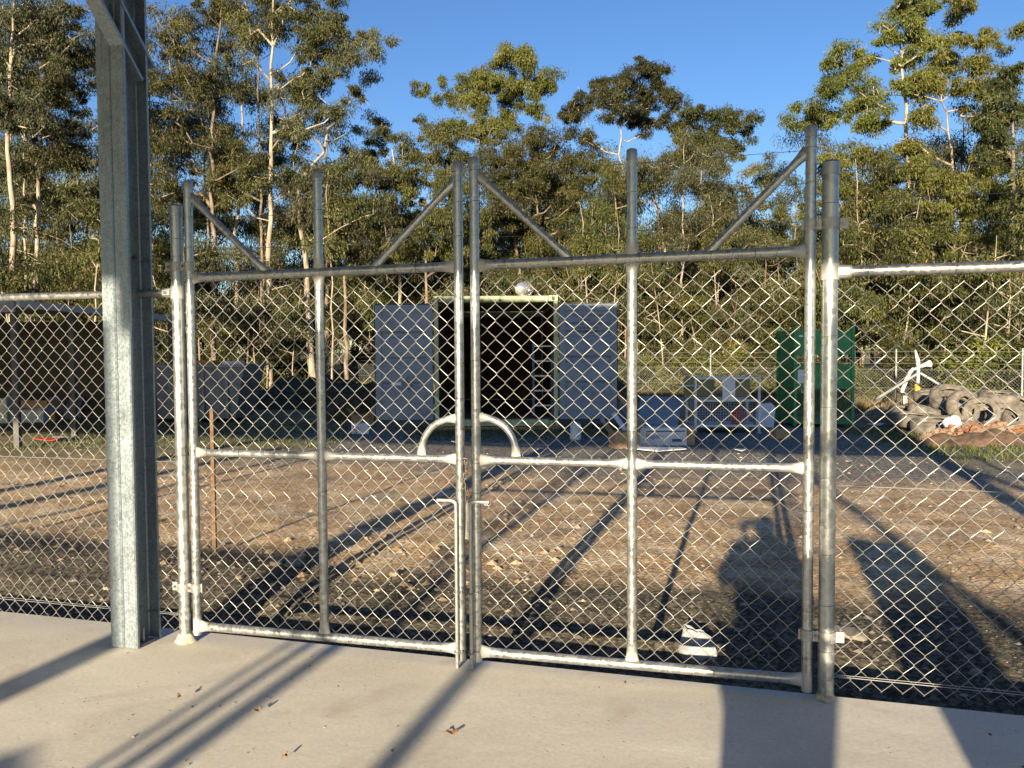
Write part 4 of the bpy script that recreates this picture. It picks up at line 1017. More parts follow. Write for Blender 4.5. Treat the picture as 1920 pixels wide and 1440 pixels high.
def paper_bag():
    p = gnd(1308, 1243, -.19); root = empty('torn_bag', (p[0] + .02, p[1] + .10, float(yard_h(p[0], p[1])) - .03), -.3, 'torn white paper bag standing crumpled against the slab edge', 'bag')
    R = np.random.RandomState(2); nx, nz = 16, 14; V = []; fs = []
    for side in (-1, 1):
        for j in range(nz):
            for i in range(nx):
                a, b = i / (nx - 1), j / (nz - 1)
                x = (a - .5) * .20 * (1 - .12 * b + .1 * math.sin(5 * b)) ; z = b * .20 * (1 + .22 * float(fbm(a * 3.1 + 7, 2.5)) * b - .25 * a * b)
                bul = .06 * math.sin(PI * a) ** .6 * (1 - .75 * b) ; y = side * (.006 + bul) + .05 * b + .07 * float(fbm(a * 5 + 3 * (side > 0), b * 5, 3))
                V.append((x, y, z))
    m = nx * nz
    for sd in range(2):
        for j in range(nz - 1):
            for i in range(nx - 1):
                a = sd * m + j * nx + i; q = (a, a + 1, a + nx + 1, a + nx); fs.append(q if sd == 0 else q[::-1])
    for j in range(nz - 1):
        for i in (0, nx - 1): a = j * nx + i; fs.append((a, a + nx, a + nx + m, a + m))
    mb = MB(); mb.add(V, fs); o = mb.build('bag_paper', mat('bag_paper', (.33, .345, .37), .75, 0, 14, (.24, .25, .27), bump=.3), root, world=False, smooth=True)
paper_bag()

def left_shed():
    x1, x0, y0, y1, z = -8.2, -15.5, 13.7, 20.2, 2.33
    root = empty('open_carport', (x1, y0, GZ), 0, 'low dark open carport with pale roof edge behind the left fence panel', 'carport'); b = np.array([x1, y0, GZ])
    mb = MB(); S = np.arange(x0, x1, .1); V = []; fs = []
    for i, x in enumerate(S):
        for y in (y0, y1):
            for dz in (0, .003): V.append((x, y, z + .02 * (i % 2) + dz + (x1 - x) * .03))
    for i in range(len(S) - 1): a, c = 4 * i, 4 * i + 4; fs += [(a, a + 2, c + 2, c), (a + 1, c + 1, c + 3, a + 3), (a, c, c + 1, a + 1)]
    mb.add(V, fs); mb.build('roof', mat('old_sheet', (.35, .35, .33), .6, .2, 5, (.25, .25, .24)), root)
    mb = MB(); mb.box((x1 + .03, (y0 + y1) / 2, z - .02), (.05, y1 - y0, .12)); mb.build('gutter', mat('gutter_paint', (.40, .39, .35), .6), root)
    mb = MB(); mb.box(((x0 + x1) / 2, y0 - .03, z - .06), (x1 - x0, .05, .2)); mb.build('fascia', M['steelg'], root)
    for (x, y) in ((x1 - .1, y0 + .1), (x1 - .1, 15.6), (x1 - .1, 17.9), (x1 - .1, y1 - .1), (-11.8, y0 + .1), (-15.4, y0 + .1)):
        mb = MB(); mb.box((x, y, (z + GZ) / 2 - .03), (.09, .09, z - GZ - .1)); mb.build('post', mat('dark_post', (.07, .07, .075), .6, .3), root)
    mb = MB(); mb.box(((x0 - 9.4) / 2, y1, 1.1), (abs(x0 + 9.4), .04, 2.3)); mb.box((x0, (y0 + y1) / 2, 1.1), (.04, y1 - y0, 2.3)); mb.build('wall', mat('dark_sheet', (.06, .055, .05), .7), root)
left_shed()
def skip():
    p = gnd(410, 790); root = empty('skip_bin', (p[0] - .5, p[1] + .4, GZ), -.05, 'dark grey steel skip bin beyond the upper left part of the gate', 'skip bin')
    mb = MB(); h = 1.28
    for (x0, x1, X0, X1, y0, y1) in ((-1.0, 1.0, -1.25, 1.25, -.6, .6),):
        V = [(x0, y0, .08), (x1, y0, .08), (x1, y1, .08), (x0, y1, .08), (X0, y0 - .08, h), (X1, y0 - .08, h), (X1, y1 + .08, h), (X0, y1 + .08, h)]
        W_ = [(v[0] * .97, v[1] * .95, v[2] + .02 if v[2] < .5 else v[2]) for v in V]
        mb.add(V + W_, [(3, 2, 1, 0), (0, 1, 5, 4), (1, 2, 6, 5), (2, 3, 7, 6), (3, 0, 4, 7), (8, 9, 10, 11), (12, 13, 9, 8), (13, 14, 10, 9), (14, 15, 11, 10), (15, 12, 8, 11), (4, 5, 13, 12), (5, 6, 14, 13), (6, 7, 15, 14), (7, 4, 12, 15)])
    mb.build('bin_body', mat('skip_paint', (.13, .15, .17), .6, .1, 3, (.18, .20, .22)), root, world=False)
    mb = MB(); mb.box((0, -.69, h), (2.56, .06, .06)); mb.box((0, .69, h), (2.56, .06, .06))
    for x in (-.85, -.3, .3, .85): mb.box((x, -.665, .65), (.06, .05, 1.1))
    mb.build('rib', M['steelg'], root, world=False)
    b2 = np.array([p[0] - .5, p[1] + .4, GZ])
    mb = MB(); mb.box(b2 + (.05, -.3, h + .07), (.75, .3, .10)); tag(mb.build('timber_offcut', mat('orange_timber', (.42, .17, .06), .8, 0, 10, (.5, .25, .1)), None, bevel=.01), 'orange-brown timber lying along the top of the skip bin', 'timber')
    mb = MB(); mb.box(b2 + (.85, -.35, h + .06), (.42, .3, .08)); tag(mb.build('foam_block', M['whitecard'], None, bevel=.01), 'white foam block on the right end of the skip bin', 'foam block')
skip()

def wiremesh(mb, x0, x1, z0, z1, y, d=.05, r=.0025):
    x = x0
    while x <= x1 + .001: mb.tube([(x, y, z0), (x, y, z1)], r, 4, cap=False); x += d
    z = z0
    while z <= z1 + .001: mb.tube([(x0, y + .004, z), (x1, y + .004, z)], r, 4, cap=False); z += d
def green_cage():
    p = gnd(1526, 797); Y = p[1]; root = empty('safety_cage', (p[0], Y, GZ), .0, 'tall green steel safety cage with white notice, behind the right gate post', 'safety cage')
    w, d, h = 1.22, 1.1, 1.98; g = .06
    for sx in (-1, 1):
        for sy in (-1, 1):
            mb = MB(); mb.box((sx * (w / 2 - g / 2), sy * (d / 2 - g / 2), h / 2 + .03), (g, g, h)); mb.build('corner_post', M['green'], root, world=False, bevel=.004)
    mb = MB()
    for z in (.10, .80, 1.22, 1.93):
        for sy in (-1, 1): mb.box((0, sy * (d / 2 - g / 2), z), (w - 2 * g, g * .8, .05))
        for sx in (-1, 1): mb.box((sx * (w / 2 - g / 2), 0, z), (g * .8, d - 2 * g, .05))
    mb.box((-w / 2 + .03, -d / 2 + .03, 2.03), (.05, .05, .1)); mb.box((w / 2 - .03, -d / 2 + .03, 2.03), (.05, .05, .1)); mb.build('frame_rail', M['green'], root, world=False)
    mb = MB(); mb.box((0, -d / 2 + .03, 1.68), (w - 2 * g, .008, .44)); mb.box((0, -d / 2 + .03, 1.01), (w - 2 * g, .008, .38)); mb.box((-w / 2 + .03, 0, 1.0), (.006, d - 2 * g, 1.75)); mb.box((0, 0, .12), (w - .1, d - .1, .01))
    mb.build('side_sheet', M['green'], root, world=False)
    mb = MB(); wiremesh(mb, -w / 2 + g, w / 2 - g, .13, .78, -d / 2 + .02); wiremesh(mb, -w / 2 + g, w / 2 - g, 1.25, 1.44, -d / 2 + .02); wiremesh(mb, -w / 2 + g, w / 2 - g, 1.25, 1.9, d / 2 - .02); wiremesh(mb, -w / 2 + g, w / 2 - g, .13, .78, d / 2 - .02); mb.build('wire_mesh', M['green'], root, world=False)
    mb = MB(); mb.box((-.36, -d / 2 + .020, 1.03), (.33, .004, .27)); nt_ = mb.build('notice', M['whitecard'], root, world=False)
    text("EP.2", (-.36, -d / 2 + .012, .70), .12, M['whitecard'], root); text("T", (.1, -d / 2 + .022, .97), .10, M['whitecard'], root)
    mb = MB(); mb.box((-.47, -d / 2 + .022, 1.84), (.08, .004, .04)); mb.build('sticker', M['white'], root, world=False)
green_cage()
def wire_cage():
    p = gnd(1362, 812); Y = p[1] + .35; root = empty('cage_trolley', (p[0], Y, GZ), 0, 'low galvanised wire cage with fold-out shelves and a white notice board', 'cage')
    w, d, h = 1.20, .8, 1.06; g = .045; mt = M['cagegrey']
    for sx in (-1, 1):
        for sy in (-1, 1):
            mb = MB(); mb.box((sx * w / 2, sy * d / 2, h / 2), (g, g, h)); mb.box((sx * w / 2, sy * d / 2, .01), (.09, .09, .02)); mb.build('leg', mt, root, world=False)
    mb = MB()
    for z in (.14, .62, h - .02):
        for sy in (-1, 1): mb.box((0, sy * d / 2, z), (w - g, g * .8, .04))
        for sx in (-1, 1): mb.box((sx * w / 2, 0, z), (g * .8, d - g, .04))
    mb.build('frame_rail', mt, root, world=False)
    mb = MB(); wiremesh(mb, -w / 2 + .03, w / 2 - .03, .16, .60, -d / 2, .05); wiremesh(mb, -w / 2 + .03, w / 2 - .03, .16, 1.02, d / 2, .05); mb.build('wire_mesh', mt, root, world=False)
    mb = MB(); mb.box((0, 0, .15), (w - .1, d - .1, .02)); mb.build('base_tray', mt, root, world=False)
    mb = MB(); mb.box((.02, -d / 2 - .03, .83), (.24, .006, .42)); mb.build('notice_board', M['whitecard'], root, world=False)
    for s in (-1, 1):
        mb = MB(); mb.box((s * .42 + .0, .1, .84), (.30 + .3 * (s < 0), .01, .34)); mb.build('side_flap', mat('olive_perspex', (.20, .19, .09), .5), root, world=False)
    mb = MB(); mb.box((-.66, -.1, .90), (.35, .5, .02)); mb.build('shelf', mt, root, world=False)
    q = np.array([p[0], Y, GZ])
    mb = MB(); mb.tube([q + (.25, -.1, .16), q + (.25, -.1, .2), q + (.25, -.1, .36), q + (.25, -.1, .42), q + (.25, -.1, .44)], [.08, .10, .10, .05, .04], 14); mb.tube([q + (.30, -.1, .44), q + (.42, -.12, .40), q + (.45, -.12, .22)], .02, 8)
    tag(mb.build('fire_extinguisher', mat('red_paint', (.45, .03, .02), .4), None, smooth=40), 'small red extinguisher-like canister lying inside the low wire cage', 'canister')
wire_cage()

# ---- tyre heap
def make_tyre():
    root = empty('tyre', (0, 0, 0), 0, None, 'tyre', 'old tyres in the heap by the back fence')
    R, wd = .50, .26; n = 40
    prof = [(.30, -.35), (.315, -.5), (.40, -.56), (.46, -.52), (.485, -.42), (.50, -.2), (.50, .2), (.485, .42), (.46, .52), (.40, .56), (.315, .5), (.30, .35), (.33, .30), (.44, .38), (.46, 0), (.44, -.38), (.33, -.30)]
    V = []; fs = []; m = len(prof)
    for k in range(n):
        a = k * 2 * PI / n
        for i, (r, z) in enumerate(prof):
            rr = r - (.010 if (k % 2 and 3 < i < 9) else 0); V.append((rr * math.cos(a), rr * math.sin(a), z * wd))
    for k in range(n):
        for i in range(m): fs.append((k * m + i, ((k + 1) % n) * m + i, ((k + 1) % n) * m + (i + 1) % m, k * m + (i + 1) % m))
    mb = MB(); mb.add(V, fs); c = mb.build('casing', mat('old_rubber', (.07, .066, .062), .85, 0, 7, (.24, .21, .17), (.3, .75), bump=.5), root, world=False, smooth=40); reg(root, c)
    mb = MB()
    for z in (-.142, .142):
        mb.tube([(.38 * math.cos(a), .38 * math.sin(a), z) for a in np.linspace(0, 2 * PI, 33)[:-1]], .006, 5, closed=True)
    c = mb.build('sidewall_ring', bpy.data.materials['old_rubber'], root, world=False, smooth=True); reg(root, c)
    return root
TY = make_tyre()
tyres = [  # px, py of centre, Y, tilt about x (0 = lying flat), turn about z, scale, label
 (1806, 757, 15.6, 78, 20, 1.0, 'tyre standing upright facing left, leaning on the heap, hollow in clear view'),
 (1786, 741, 16.4, 30, -20, 1.25, 'largest pale tyre lying tilted on top of the heap'),
 (1840, 768, 15.4, 62, -35, .95, 'tyre leaning right of the upright one, with a dusty inside'),
 (1712, 779, 15.9, 4, 0, 1.15, 'flat tyre at the left foot of the heap'),
 (1735, 763, 16.3, 12, 40, .95, 'treaded tyre stacked at the left shoulder of the heap'),
 (1752, 789, 15.2, 3, 10, 1.2, 'flat tyre at the front middle of the heap'),
 (1872, 738, 17.2, 8, 0, 1.1, 'dark tyre lying flat on the top right of the heap'),
 (1865, 757, 17.0, 3, 0, 1.1, 'tyre lying under the dark top right one'),
 (1905, 752, 17.0, 20, 20, 1.1, 'tyre sloping at the right rim of the picture'),
 (1884, 778, 15.6, 50, -20, 1.0, 'pale tyre arching over a dark hollow at the right'),
 (1836, 795, 15.0, 8, 50, 1.0, 'tyre lying low below the leaning pair'),
 (1775, 772, 16.4, 2, 0, 1.1, 'tyre buried in the middle of the heap'),
 (1815, 780, 16.6, 5, 0, 1.1, 'tyre half hidden under the upright one'),
 (1700, 768, 16.6, 14, 10, 1.0, 'tyre at the far left shoulder of the heap'),
 (1862, 788, 16.2, 14, 0, 1.0, 'tyre hidden in shade under the arching one'),
 (1915, 783, 15.6, 30, 10, 1.0, 'tyre cut by the right picture edge, low'),
 (1790, 803, 14.7, 0, 0, .9, 'lowest tyre at the very front of the heap'),
 (1741, 735, 18.0, 10, 0, .9, 'far tyre peeping over the left shoulder of the heap'),
 (1826, 748, 17.2, 20, 0, 1.1, 'tyre behind the largest pale one'),
 (1895, 800, 15.9, 5, 0, 1.0, 'tyre in the dark gap behind the orange rubble'),
]
for i, (px, py, Y, tx, tz, sc, lb) in enumerate(tyres):
    o = TY if i == 0 else copy_tree(TY)
    o.location = tuple(at(px, py + 8, Y)); o.rotation_euler = (math.radians(tx), math.radians(8 * math.sin(i * 2.1)), math.radians(tz)); o.scale = (sc * .70,) * 3; o['label'] = lb
# fill the heap's inside so that nothing floats
def mound(name, px, py, rx, ry, h, mt, label, cat, kind=None, seed=1, rough=.12):
    p = gnd(px, py); nx, ny = 40, 26; V = []; fs = []
    for j in range(ny + 1):
        for i in range(nx):
            a = i * 2 * PI / nx; r = j / ny; x = p[0] + rx * r * math.cos(a); y = p[1] + ry + ry * r * math.sin(a)
            z = GZ - .05 + (h + .05) * (1 - r ** 2.2) ** .8 + rough * h * 2 * float(fbm(x * 3 + seed, y * 3, 4)) * (1 - r ** 4) + (.04 * float(fbm(x * 9, y * 9 + seed, 3)))
            V.append((x, y, z))
    for j in range(ny):
        for i in range(nx): fs.append((j * nx + i, (j + 1) * nx + i, (j + 1) * nx + (i + 1) % nx, j * nx + (i + 1) % nx))
    mb = MB(); mb.add(V, fs); return tag(mb.build(name, mt, None, smooth=True), label, cat, kind=kind)
mound('soil_mound', 1808, 800, 1.9, 1.15, .40, mat('brown_soil', (.12, .09, .065), .95, 0, 9, (.24, .19, .13), bump=.8), 'low mound of brown soil and scrap carrying the tyre heap', 'soil', 'stuff')
mound('rubble_bed', 1880, 838, 1.15, .45, .20, mat('rubble_earth', (.07, .045, .03), .95, 0, 9, (.15, .09, .055), bump=.9), 'orange-brown earth under the broken bricks at the right', 'earth', 'stuff', 4, rough=.55)
def rubble():
    R = np.random.RandomState(9); mb = MB(); c = gnd(1880, 832)
    for i in range(620):
        a = R.rand() * 2 * PI; r = R.rand() ** .6; x = c[0] + 1.15 * r * math.cos(a); y = c[1] + .45 + .42 * r * math.sin(a); z = GZ + .02 + .22 * (1 - r ** 2) ** .8
        s = .015 + .085 * R.rand() ** 2.6; e = Matrix.Rotation(R.rand() * 3, 3, 'X') @ Matrix.Rotation(R.rand() * 3, 3, 'Z') @ Matrix.Rotation(R.rand() * 3, 3, 'Y')
        mb.box((x, y, z), (s * 2, s * 1.2, s * .9), rot=np.array(e), taper=.5 + .5 * R.rand(), tone=float(R.rand() ** 1.5))
    tag(mb.build('rubble', mat('rusty_rubble', (.12, .05, .025), .9, 0, 12, (.27, .115, .05), tone=(.24, .20, .15), bump=.6)), 'heap of broken orange-brown rubble in front of the tyres', 'rubble', kind='stuff')
rubble()
def bucket(px, py, mt, label, tilt, r=.15, h=.3, rz=0):
    p = gnd(px, py); mb = MB(); n = 20
    mb.tube([(0, 0, 0), (0, 0, .001), (0, 0, h), (0, 0, h), (0, 0, .02)], [r * .6, r * .75, r, r * .93, r * .7], n); o = mb.build('bucket', mt, None, smooth=35); o.location = (p[0], p[1], GZ + .10); o.rotation_euler = (tilt, .3, rz); tag(o, label, 'bucket', 'buckets thrown on the rubble')
bucket(1796, 826, M['white'], 'pale grey bucket tipped against the left end of the rubble', -.7, rz=.4)
bucket(1893, 806, mat('terracotta', (.35, .10, .05), .7, 0, 20, (.28, .08, .05)), 'terracotta red bucket standing on the rubble', .1, .12, .22)
lying('blue_lid', 1856, 830, .34, .14, 0, mat('pale_blue_plastic', (.38, .43, .50), .5), 'pale blue-grey lid lying on the orange rubble', 'lid', tilt=.1)
lying('plaster_lump', 1827, 820, .22, .2, 0, M['whitecard'], 'cream plaster lump at the left end of the rubble', 'lump', th=.1)
def packet():
    p = gnd(1752, 804); root = empty('crushed_packet', (p[0], p[1], GZ + .06), .2, 'crushed pink and orange striped packet before the tyres', 'packet')
    mb = MB(); mb.box((0, 0, .09), (.22, .06, .2), rot=np.array(Matrix.Rotation(.35, 3, 'Y'))); mb.build('wrapper', mat('pink_print2', (.62, .10, .14), .5), root, world=False, bevel=.01)
    mb = MB(); mb.box((.04, -.034, .09), (.07, .004, .19), rot=np.array(Matrix.Rotation(.35, 3, 'Y'))); mb.build('stripe', mat('orange_print', (.8, .3, .05), .5), root, world=False)
packet()

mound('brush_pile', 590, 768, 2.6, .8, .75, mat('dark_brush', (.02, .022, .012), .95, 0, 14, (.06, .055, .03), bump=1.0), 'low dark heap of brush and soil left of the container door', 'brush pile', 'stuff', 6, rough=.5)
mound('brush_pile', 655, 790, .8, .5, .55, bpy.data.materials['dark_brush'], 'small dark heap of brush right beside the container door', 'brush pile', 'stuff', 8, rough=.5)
# ---- odd posts by the tyres
def marker():
    p = gnd(1698, 757); root = empty('guide_post', p, 0, 'short white guide post with a red reflector left of the tyres', 'marker post')
    mb = MB(); mb.box((0, 0, .19), (.11, .03, .38)); mb.build('post_blade', M['white'], root, world=False, bevel=.01)
    mb = MB(); mb.box((0, -.0165, .24), (.03, .003, .14)); mb.build('reflector', mat('red_reflector', (.5, .03, .02), .3), root, world=False)
    root.location.y = gnd(1698, 772)[1]; root.location.x = at(1698, 757, root.location.y)[0]; root.scale = (1, 1, 1.05)
marker()
def pipe_stand():
    Y = 19.5; b = at(1720, 742, Y); b[2] = GZ; root = empty('pipe_stand', b, 0, 'white bent pipe stand with drooping arm and yellow foot behind the marker post', 'pipe stand')
    f = lambda x, y, d=0: at(x, y, Y + d)
    mb = MB(); mb.tube([f(1721, 745), f(1720, 720)], .06, 10); mb.tube([b, f(1721, 745)], .055, 10); mb.build('foot', mat('yellow_paint', (.70, .42, .03), .5), root, smooth=35)
    mb = MB(); mb.tube([f(1721, 720), f(1722, 690), f(1721, 676)], [.03, .035, .05], 10); mb.tube([f(1722, 690), f(1712, 692, -.1), f(1705, 700, -.1), f(1697, 718, -.2), f(1691, 736, -.2)], [.032, .036, .04, .05, .035], 10); mb.build('upright', M['white'], root, smooth=35)
    mb = MB(); mb.tube([f(1723, 688), f(1735, 684, .1), f(1744, 682, .1)], [.035, .05, .09], 10); mb.tube([f(1721, 676), f(1718, 664), f(1716, 656)], [.045, .03, .012], 8); mb.build('arm', M['white'], root, smooth=35)
pipe_stand()
for (x0, y0, x1, y1, Y, lb) in ((1726, 700, 1772, 727, 18.6, 'straight grey bar leaning down to the right onto the tyres'), (1718, 702, 1640, 750, 19.0, 'straight grey bar leaning down to the left of the white stand')):
    mb = MB(); a, b = at(x0, y0, Y), at(x1, y1, Y - .4); mb.tube([a, b], .03, 8); tag(mb.build('leaning_bar', M['cagegrey'], None, smooth=35), lb, 'bar')

# ---- back fence
FB0, FB1 = np.array([-10.5, 39.8, 0]), np.array([21, 13.6, 0])
def back_fence():
    d = FB1 - FB0; L = np.linalg.norm(d); d /= L; root = empty('boundary_fence', (FB0[0], FB0[1], GZ), 0, 'long chain link boundary fence with barbed wire along the forest edge', 'fence')
    top = .93
    def P(q, z): return FB0 + d * q + np.array([0, 0, z])
    mb = MB(); w = .083; nw = int(L / (w / 2)); k0 = int((top - GZ) / .0425)
    V = []; fs = []
    r = .0022; nrm = np.array([-d[1], d[0], 0])
    for i in range(nw):
        qs = np.array([(i + (1 if (k + i) % 2 == 0 else 0)) * w / 2 for k in range(k0 + 1)]); zs = GZ + .02 + np.arange(k0 + 1) * .0425
        base = len(V)
        for q, z in zip(qs, zs):
            c = P(q, z); V += [c + d * r, c - d * r * .5 + nrm * r * .87, c - d * r * .5 - nrm * r * .87]
        for k in range(k0):
            a = base + 3 * k; fs += [(a, a + 1, a + 4, a + 3), (a + 1, a + 2, a + 5, a + 4), (a + 2, a, a + 3, a + 5)]
    mb.add(V, fs); mb.build('chain_mesh', M['wire'], root)
    for z in (top - .03, .4):
        mb = MB(); mb.tube([P(0, z), P(L, z)], .004, 5); mb.build('tension_wire', M['wire'], root)
    for k, z in enumerate((1.08, 1.24, 1.40)):
        mb = MB(); mb.tube([P(q, z - .02 * math.sin(q * 1.0) ** 2) for q in np.linspace(0, L, 60)], .005, 4); mb.build('barbed_strand', M['wire'], root)
    for px in (504, 1332, 1680, 1917, 820):
        k = (px - 960) / FPX; q = (FB0[0] - k * FB0[1]) / (k * d[1] - d[0])
        mb = MB(); mb.tube([P(q, GZ - .1), P(q, 1.46), P(q, 1.47)], [.028, .028, .01], 10); mb.build('post', M['post'], root, smooth=35)
back_fence()
# ================================================================== TREES
def leafmat(name, dark, mid, light, odd=(.22, .09, .03)):
    m = bpy.data.materials.new(name); m.use_nodes = True; N = m.node_tree.nodes; L = m.node_tree.links; p = N['Principled BSDF']; out = N['Material Output']
    a = N.new('ShaderNodeAttribute'); a.attribute_name = 'tone'; r = N.new('ShaderNodeValToRGB'); e = r.color_ramp.elements
    e.new(.5); e.new(.93); e.new(.97); 
    for k, (pos, c) in enumerate(((0, dark), (.5, mid), (.9, light), (.955, light), (.97, odd))):
        if k < len(e): e[k].position = pos; e[k].color = (*c, 1)
        else: q = e.new(pos); q.color = (*c, 1)
    L.new(a.outputs['Fac'], r.inputs[0])
    oi = N.new('ShaderNodeObjectInfo'); hs = N.new('ShaderNodeHueSaturation'); mr = N.new('ShaderNodeMapRange'); mr.inputs['To Min'].default_value = .62; mr.inputs['To Max'].default_value = 1.08
    L.new(oi.outputs['Random'], mr.inputs['Value']); L.new(mr.outputs[0], hs.inputs['Value']); mr2 = N.new('ShaderNodeMapRange'); mr2.inputs['To Min'].default_value = .48; mr2.inputs['To Max'].default_value = .515; L.new(oi.outputs['Random'], mr2.inputs['Value']); L.new(mr2.outputs[0], hs.inputs['Hue'])
    L.new(r.outputs[0], hs.inputs['Color'])
    L.new(hs.outputs[0], p.inputs['Base Color']); p.inputs['Roughness'].default_value = .55; p.inputs['Specular IOR Level'].default_value = .35
    t = N.new('ShaderNodeBsdfTranslucent'); L.new(hs.outputs[0], t.inputs['Color']); mx = N.new('ShaderNodeMixShader'); mx.inputs[0].default_value = .22
    L.new(p.outputs[0], mx.inputs[1]); L.new(t.outputs[0], mx.inputs[2]); L.new(mx.outputs[0], out.inputs[0]); return m
LF = {'gum': leafmat('gum_leaves', (.028, .034, .010), (.066, .075, .020), (.140, .140, .040)),
      'bright': leafmat('bright_gum_leaves', (.040, .050, .010), (.098, .110, .022), (.185, .185, .042)),
      'grey': leafmat('grey_gum_leaves', (.032, .038, .018), (.074, .080, .038), (.138, .138, .072)),
      'dark': leafmat('dark_leaves', (.018, .025, .008), (.046, .055, .017), (.100, .105, .032))}
def barkmat(name, a, b, c):
    m = bpy.data.materials.new(name); m.use_nodes = True; N = m.node_tree.nodes; L = m.node_tree.links; p = N['Principled BSDF']; tc = N.new('ShaderNodeTexCoord')
    mp = N.new('ShaderNodeMapping'); mp.inputs['Scale'].default_value = (3, 3, .8); L.new(tc.outputs['Object'], mp.inputs[0])
    n = N.new('ShaderNodeTexNoise'); n.inputs['Scale'].default_value = 2.2; n.inputs['Detail'].default_value = 8; n.inputs['Distortion'].default_value = .7; L.new(mp.outputs[0], n.inputs['Vector'])
    r = N.new('ShaderNodeValToRGB'); e = r.color_ramp.elements; e.new(.5); e[0].position = .32; e[1].position = .5; e[2].position = .66
    for k, q in enumerate((a, b, c)): e[k].color = (*q, 1)
    L.new(n.outputs['Fac'], r.inputs[0]); L.new(r.outputs[0], p.inputs['Base Color']); p.inputs['Roughness'].default_value = .85
    b_ = N.new('ShaderNodeBump'); b_.inputs['Strength'].default_value = .6; b_.inputs['Distance'].default_value = .05; L.new(n.outputs['Fac'], b_.inputs['Height']); L.new(b_.outputs[0], p.inputs['Normal']); return m
BK = {'pale': barkmat('pale_bark', (.18, .14, .10), (.30, .25, .19), (.40, .35, .28)), 'brown': barkmat('brown_bark', (.075, .055, .04), (.15, .115, .085), (.25, .20, .15)), 'red': barkmat('reddish_bark', (.11, .065, .045), (.20, .13, .09), (.30, .22, .16))}

def fast_mesh(name, V, Q):
    me = bpy.data.meshes.new(name); me.vertices.add(len(V)); me.vertices.foreach_set('co', V.ravel()); q = Q.ravel()
    me.loops.add(len(q)); me.polygons.add(len(Q)); me.loops.foreach_set('vertex_index', q); me.polygons.foreach_set('loop_start', np.arange(0, len(q), 4)); me.update(calc_edges=True); return me
def leaf_mesh(name, C, Rd, n, rs, L=.12, W=.0165, droop=.65, tones=None):
    """n leaves in each clump: a leaf is a narrow folded diamond hanging mostly downwards"""
    k = len(C); cid = np.repeat(np.arange(k), n); N_ = len(cid)
    u = rs.randn(N_, 3); u /= np.linalg.norm(u, axis=1, keepdims=True); rad = .15 + 1.05 * rs.rand(N_) ** .75
    E = rs.uniform(.55, 1.35, (k, 3)) * np.array([1, 1, .7])
    P = C[cid] + u * (rad * Rd[cid])[:, None] * E[cid]
    P[:, 2] -= .35 * Rd[cid] * rs.rand(N_) ** 2
    d = rs.randn(N_, 3) * .55 + u * .35; d[:, 2] -= droop * 1.5; d /= np.linalg.norm(d, axis=1, keepdims=True)
    s = np.cross(d, rs.randn(N_, 3)); s /= np.linalg.norm(s, axis=1, keepdims=True) + 1e-9
    l = L * (.6 + .8 * rs.rand(N_))[:, None]; w = W * (.7 + .6 * rs.rand(N_))[:, None]
    V = np.stack([P, P + d * l * .45 + s * w, P + d * l, P + d * l * .45 - s * w], 1).reshape(-1, 3)
    Q = np.arange(4 * N_).reshape(-1, 4); me = fast_mesh(name, V, Q)
    ct = (tones if tones is not None else rs.rand(k))[cid]
    tn = np.clip(-.05 + .78 * ct + .28 * rs.rand(N_), 0, .95); tn[rs.rand(N_) < .004] = 1.0
    a = me.attributes.new('tone', 'FLOAT', 'POINT'); a.data.foreach_set('value', np.repeat(tn, 4)); return me
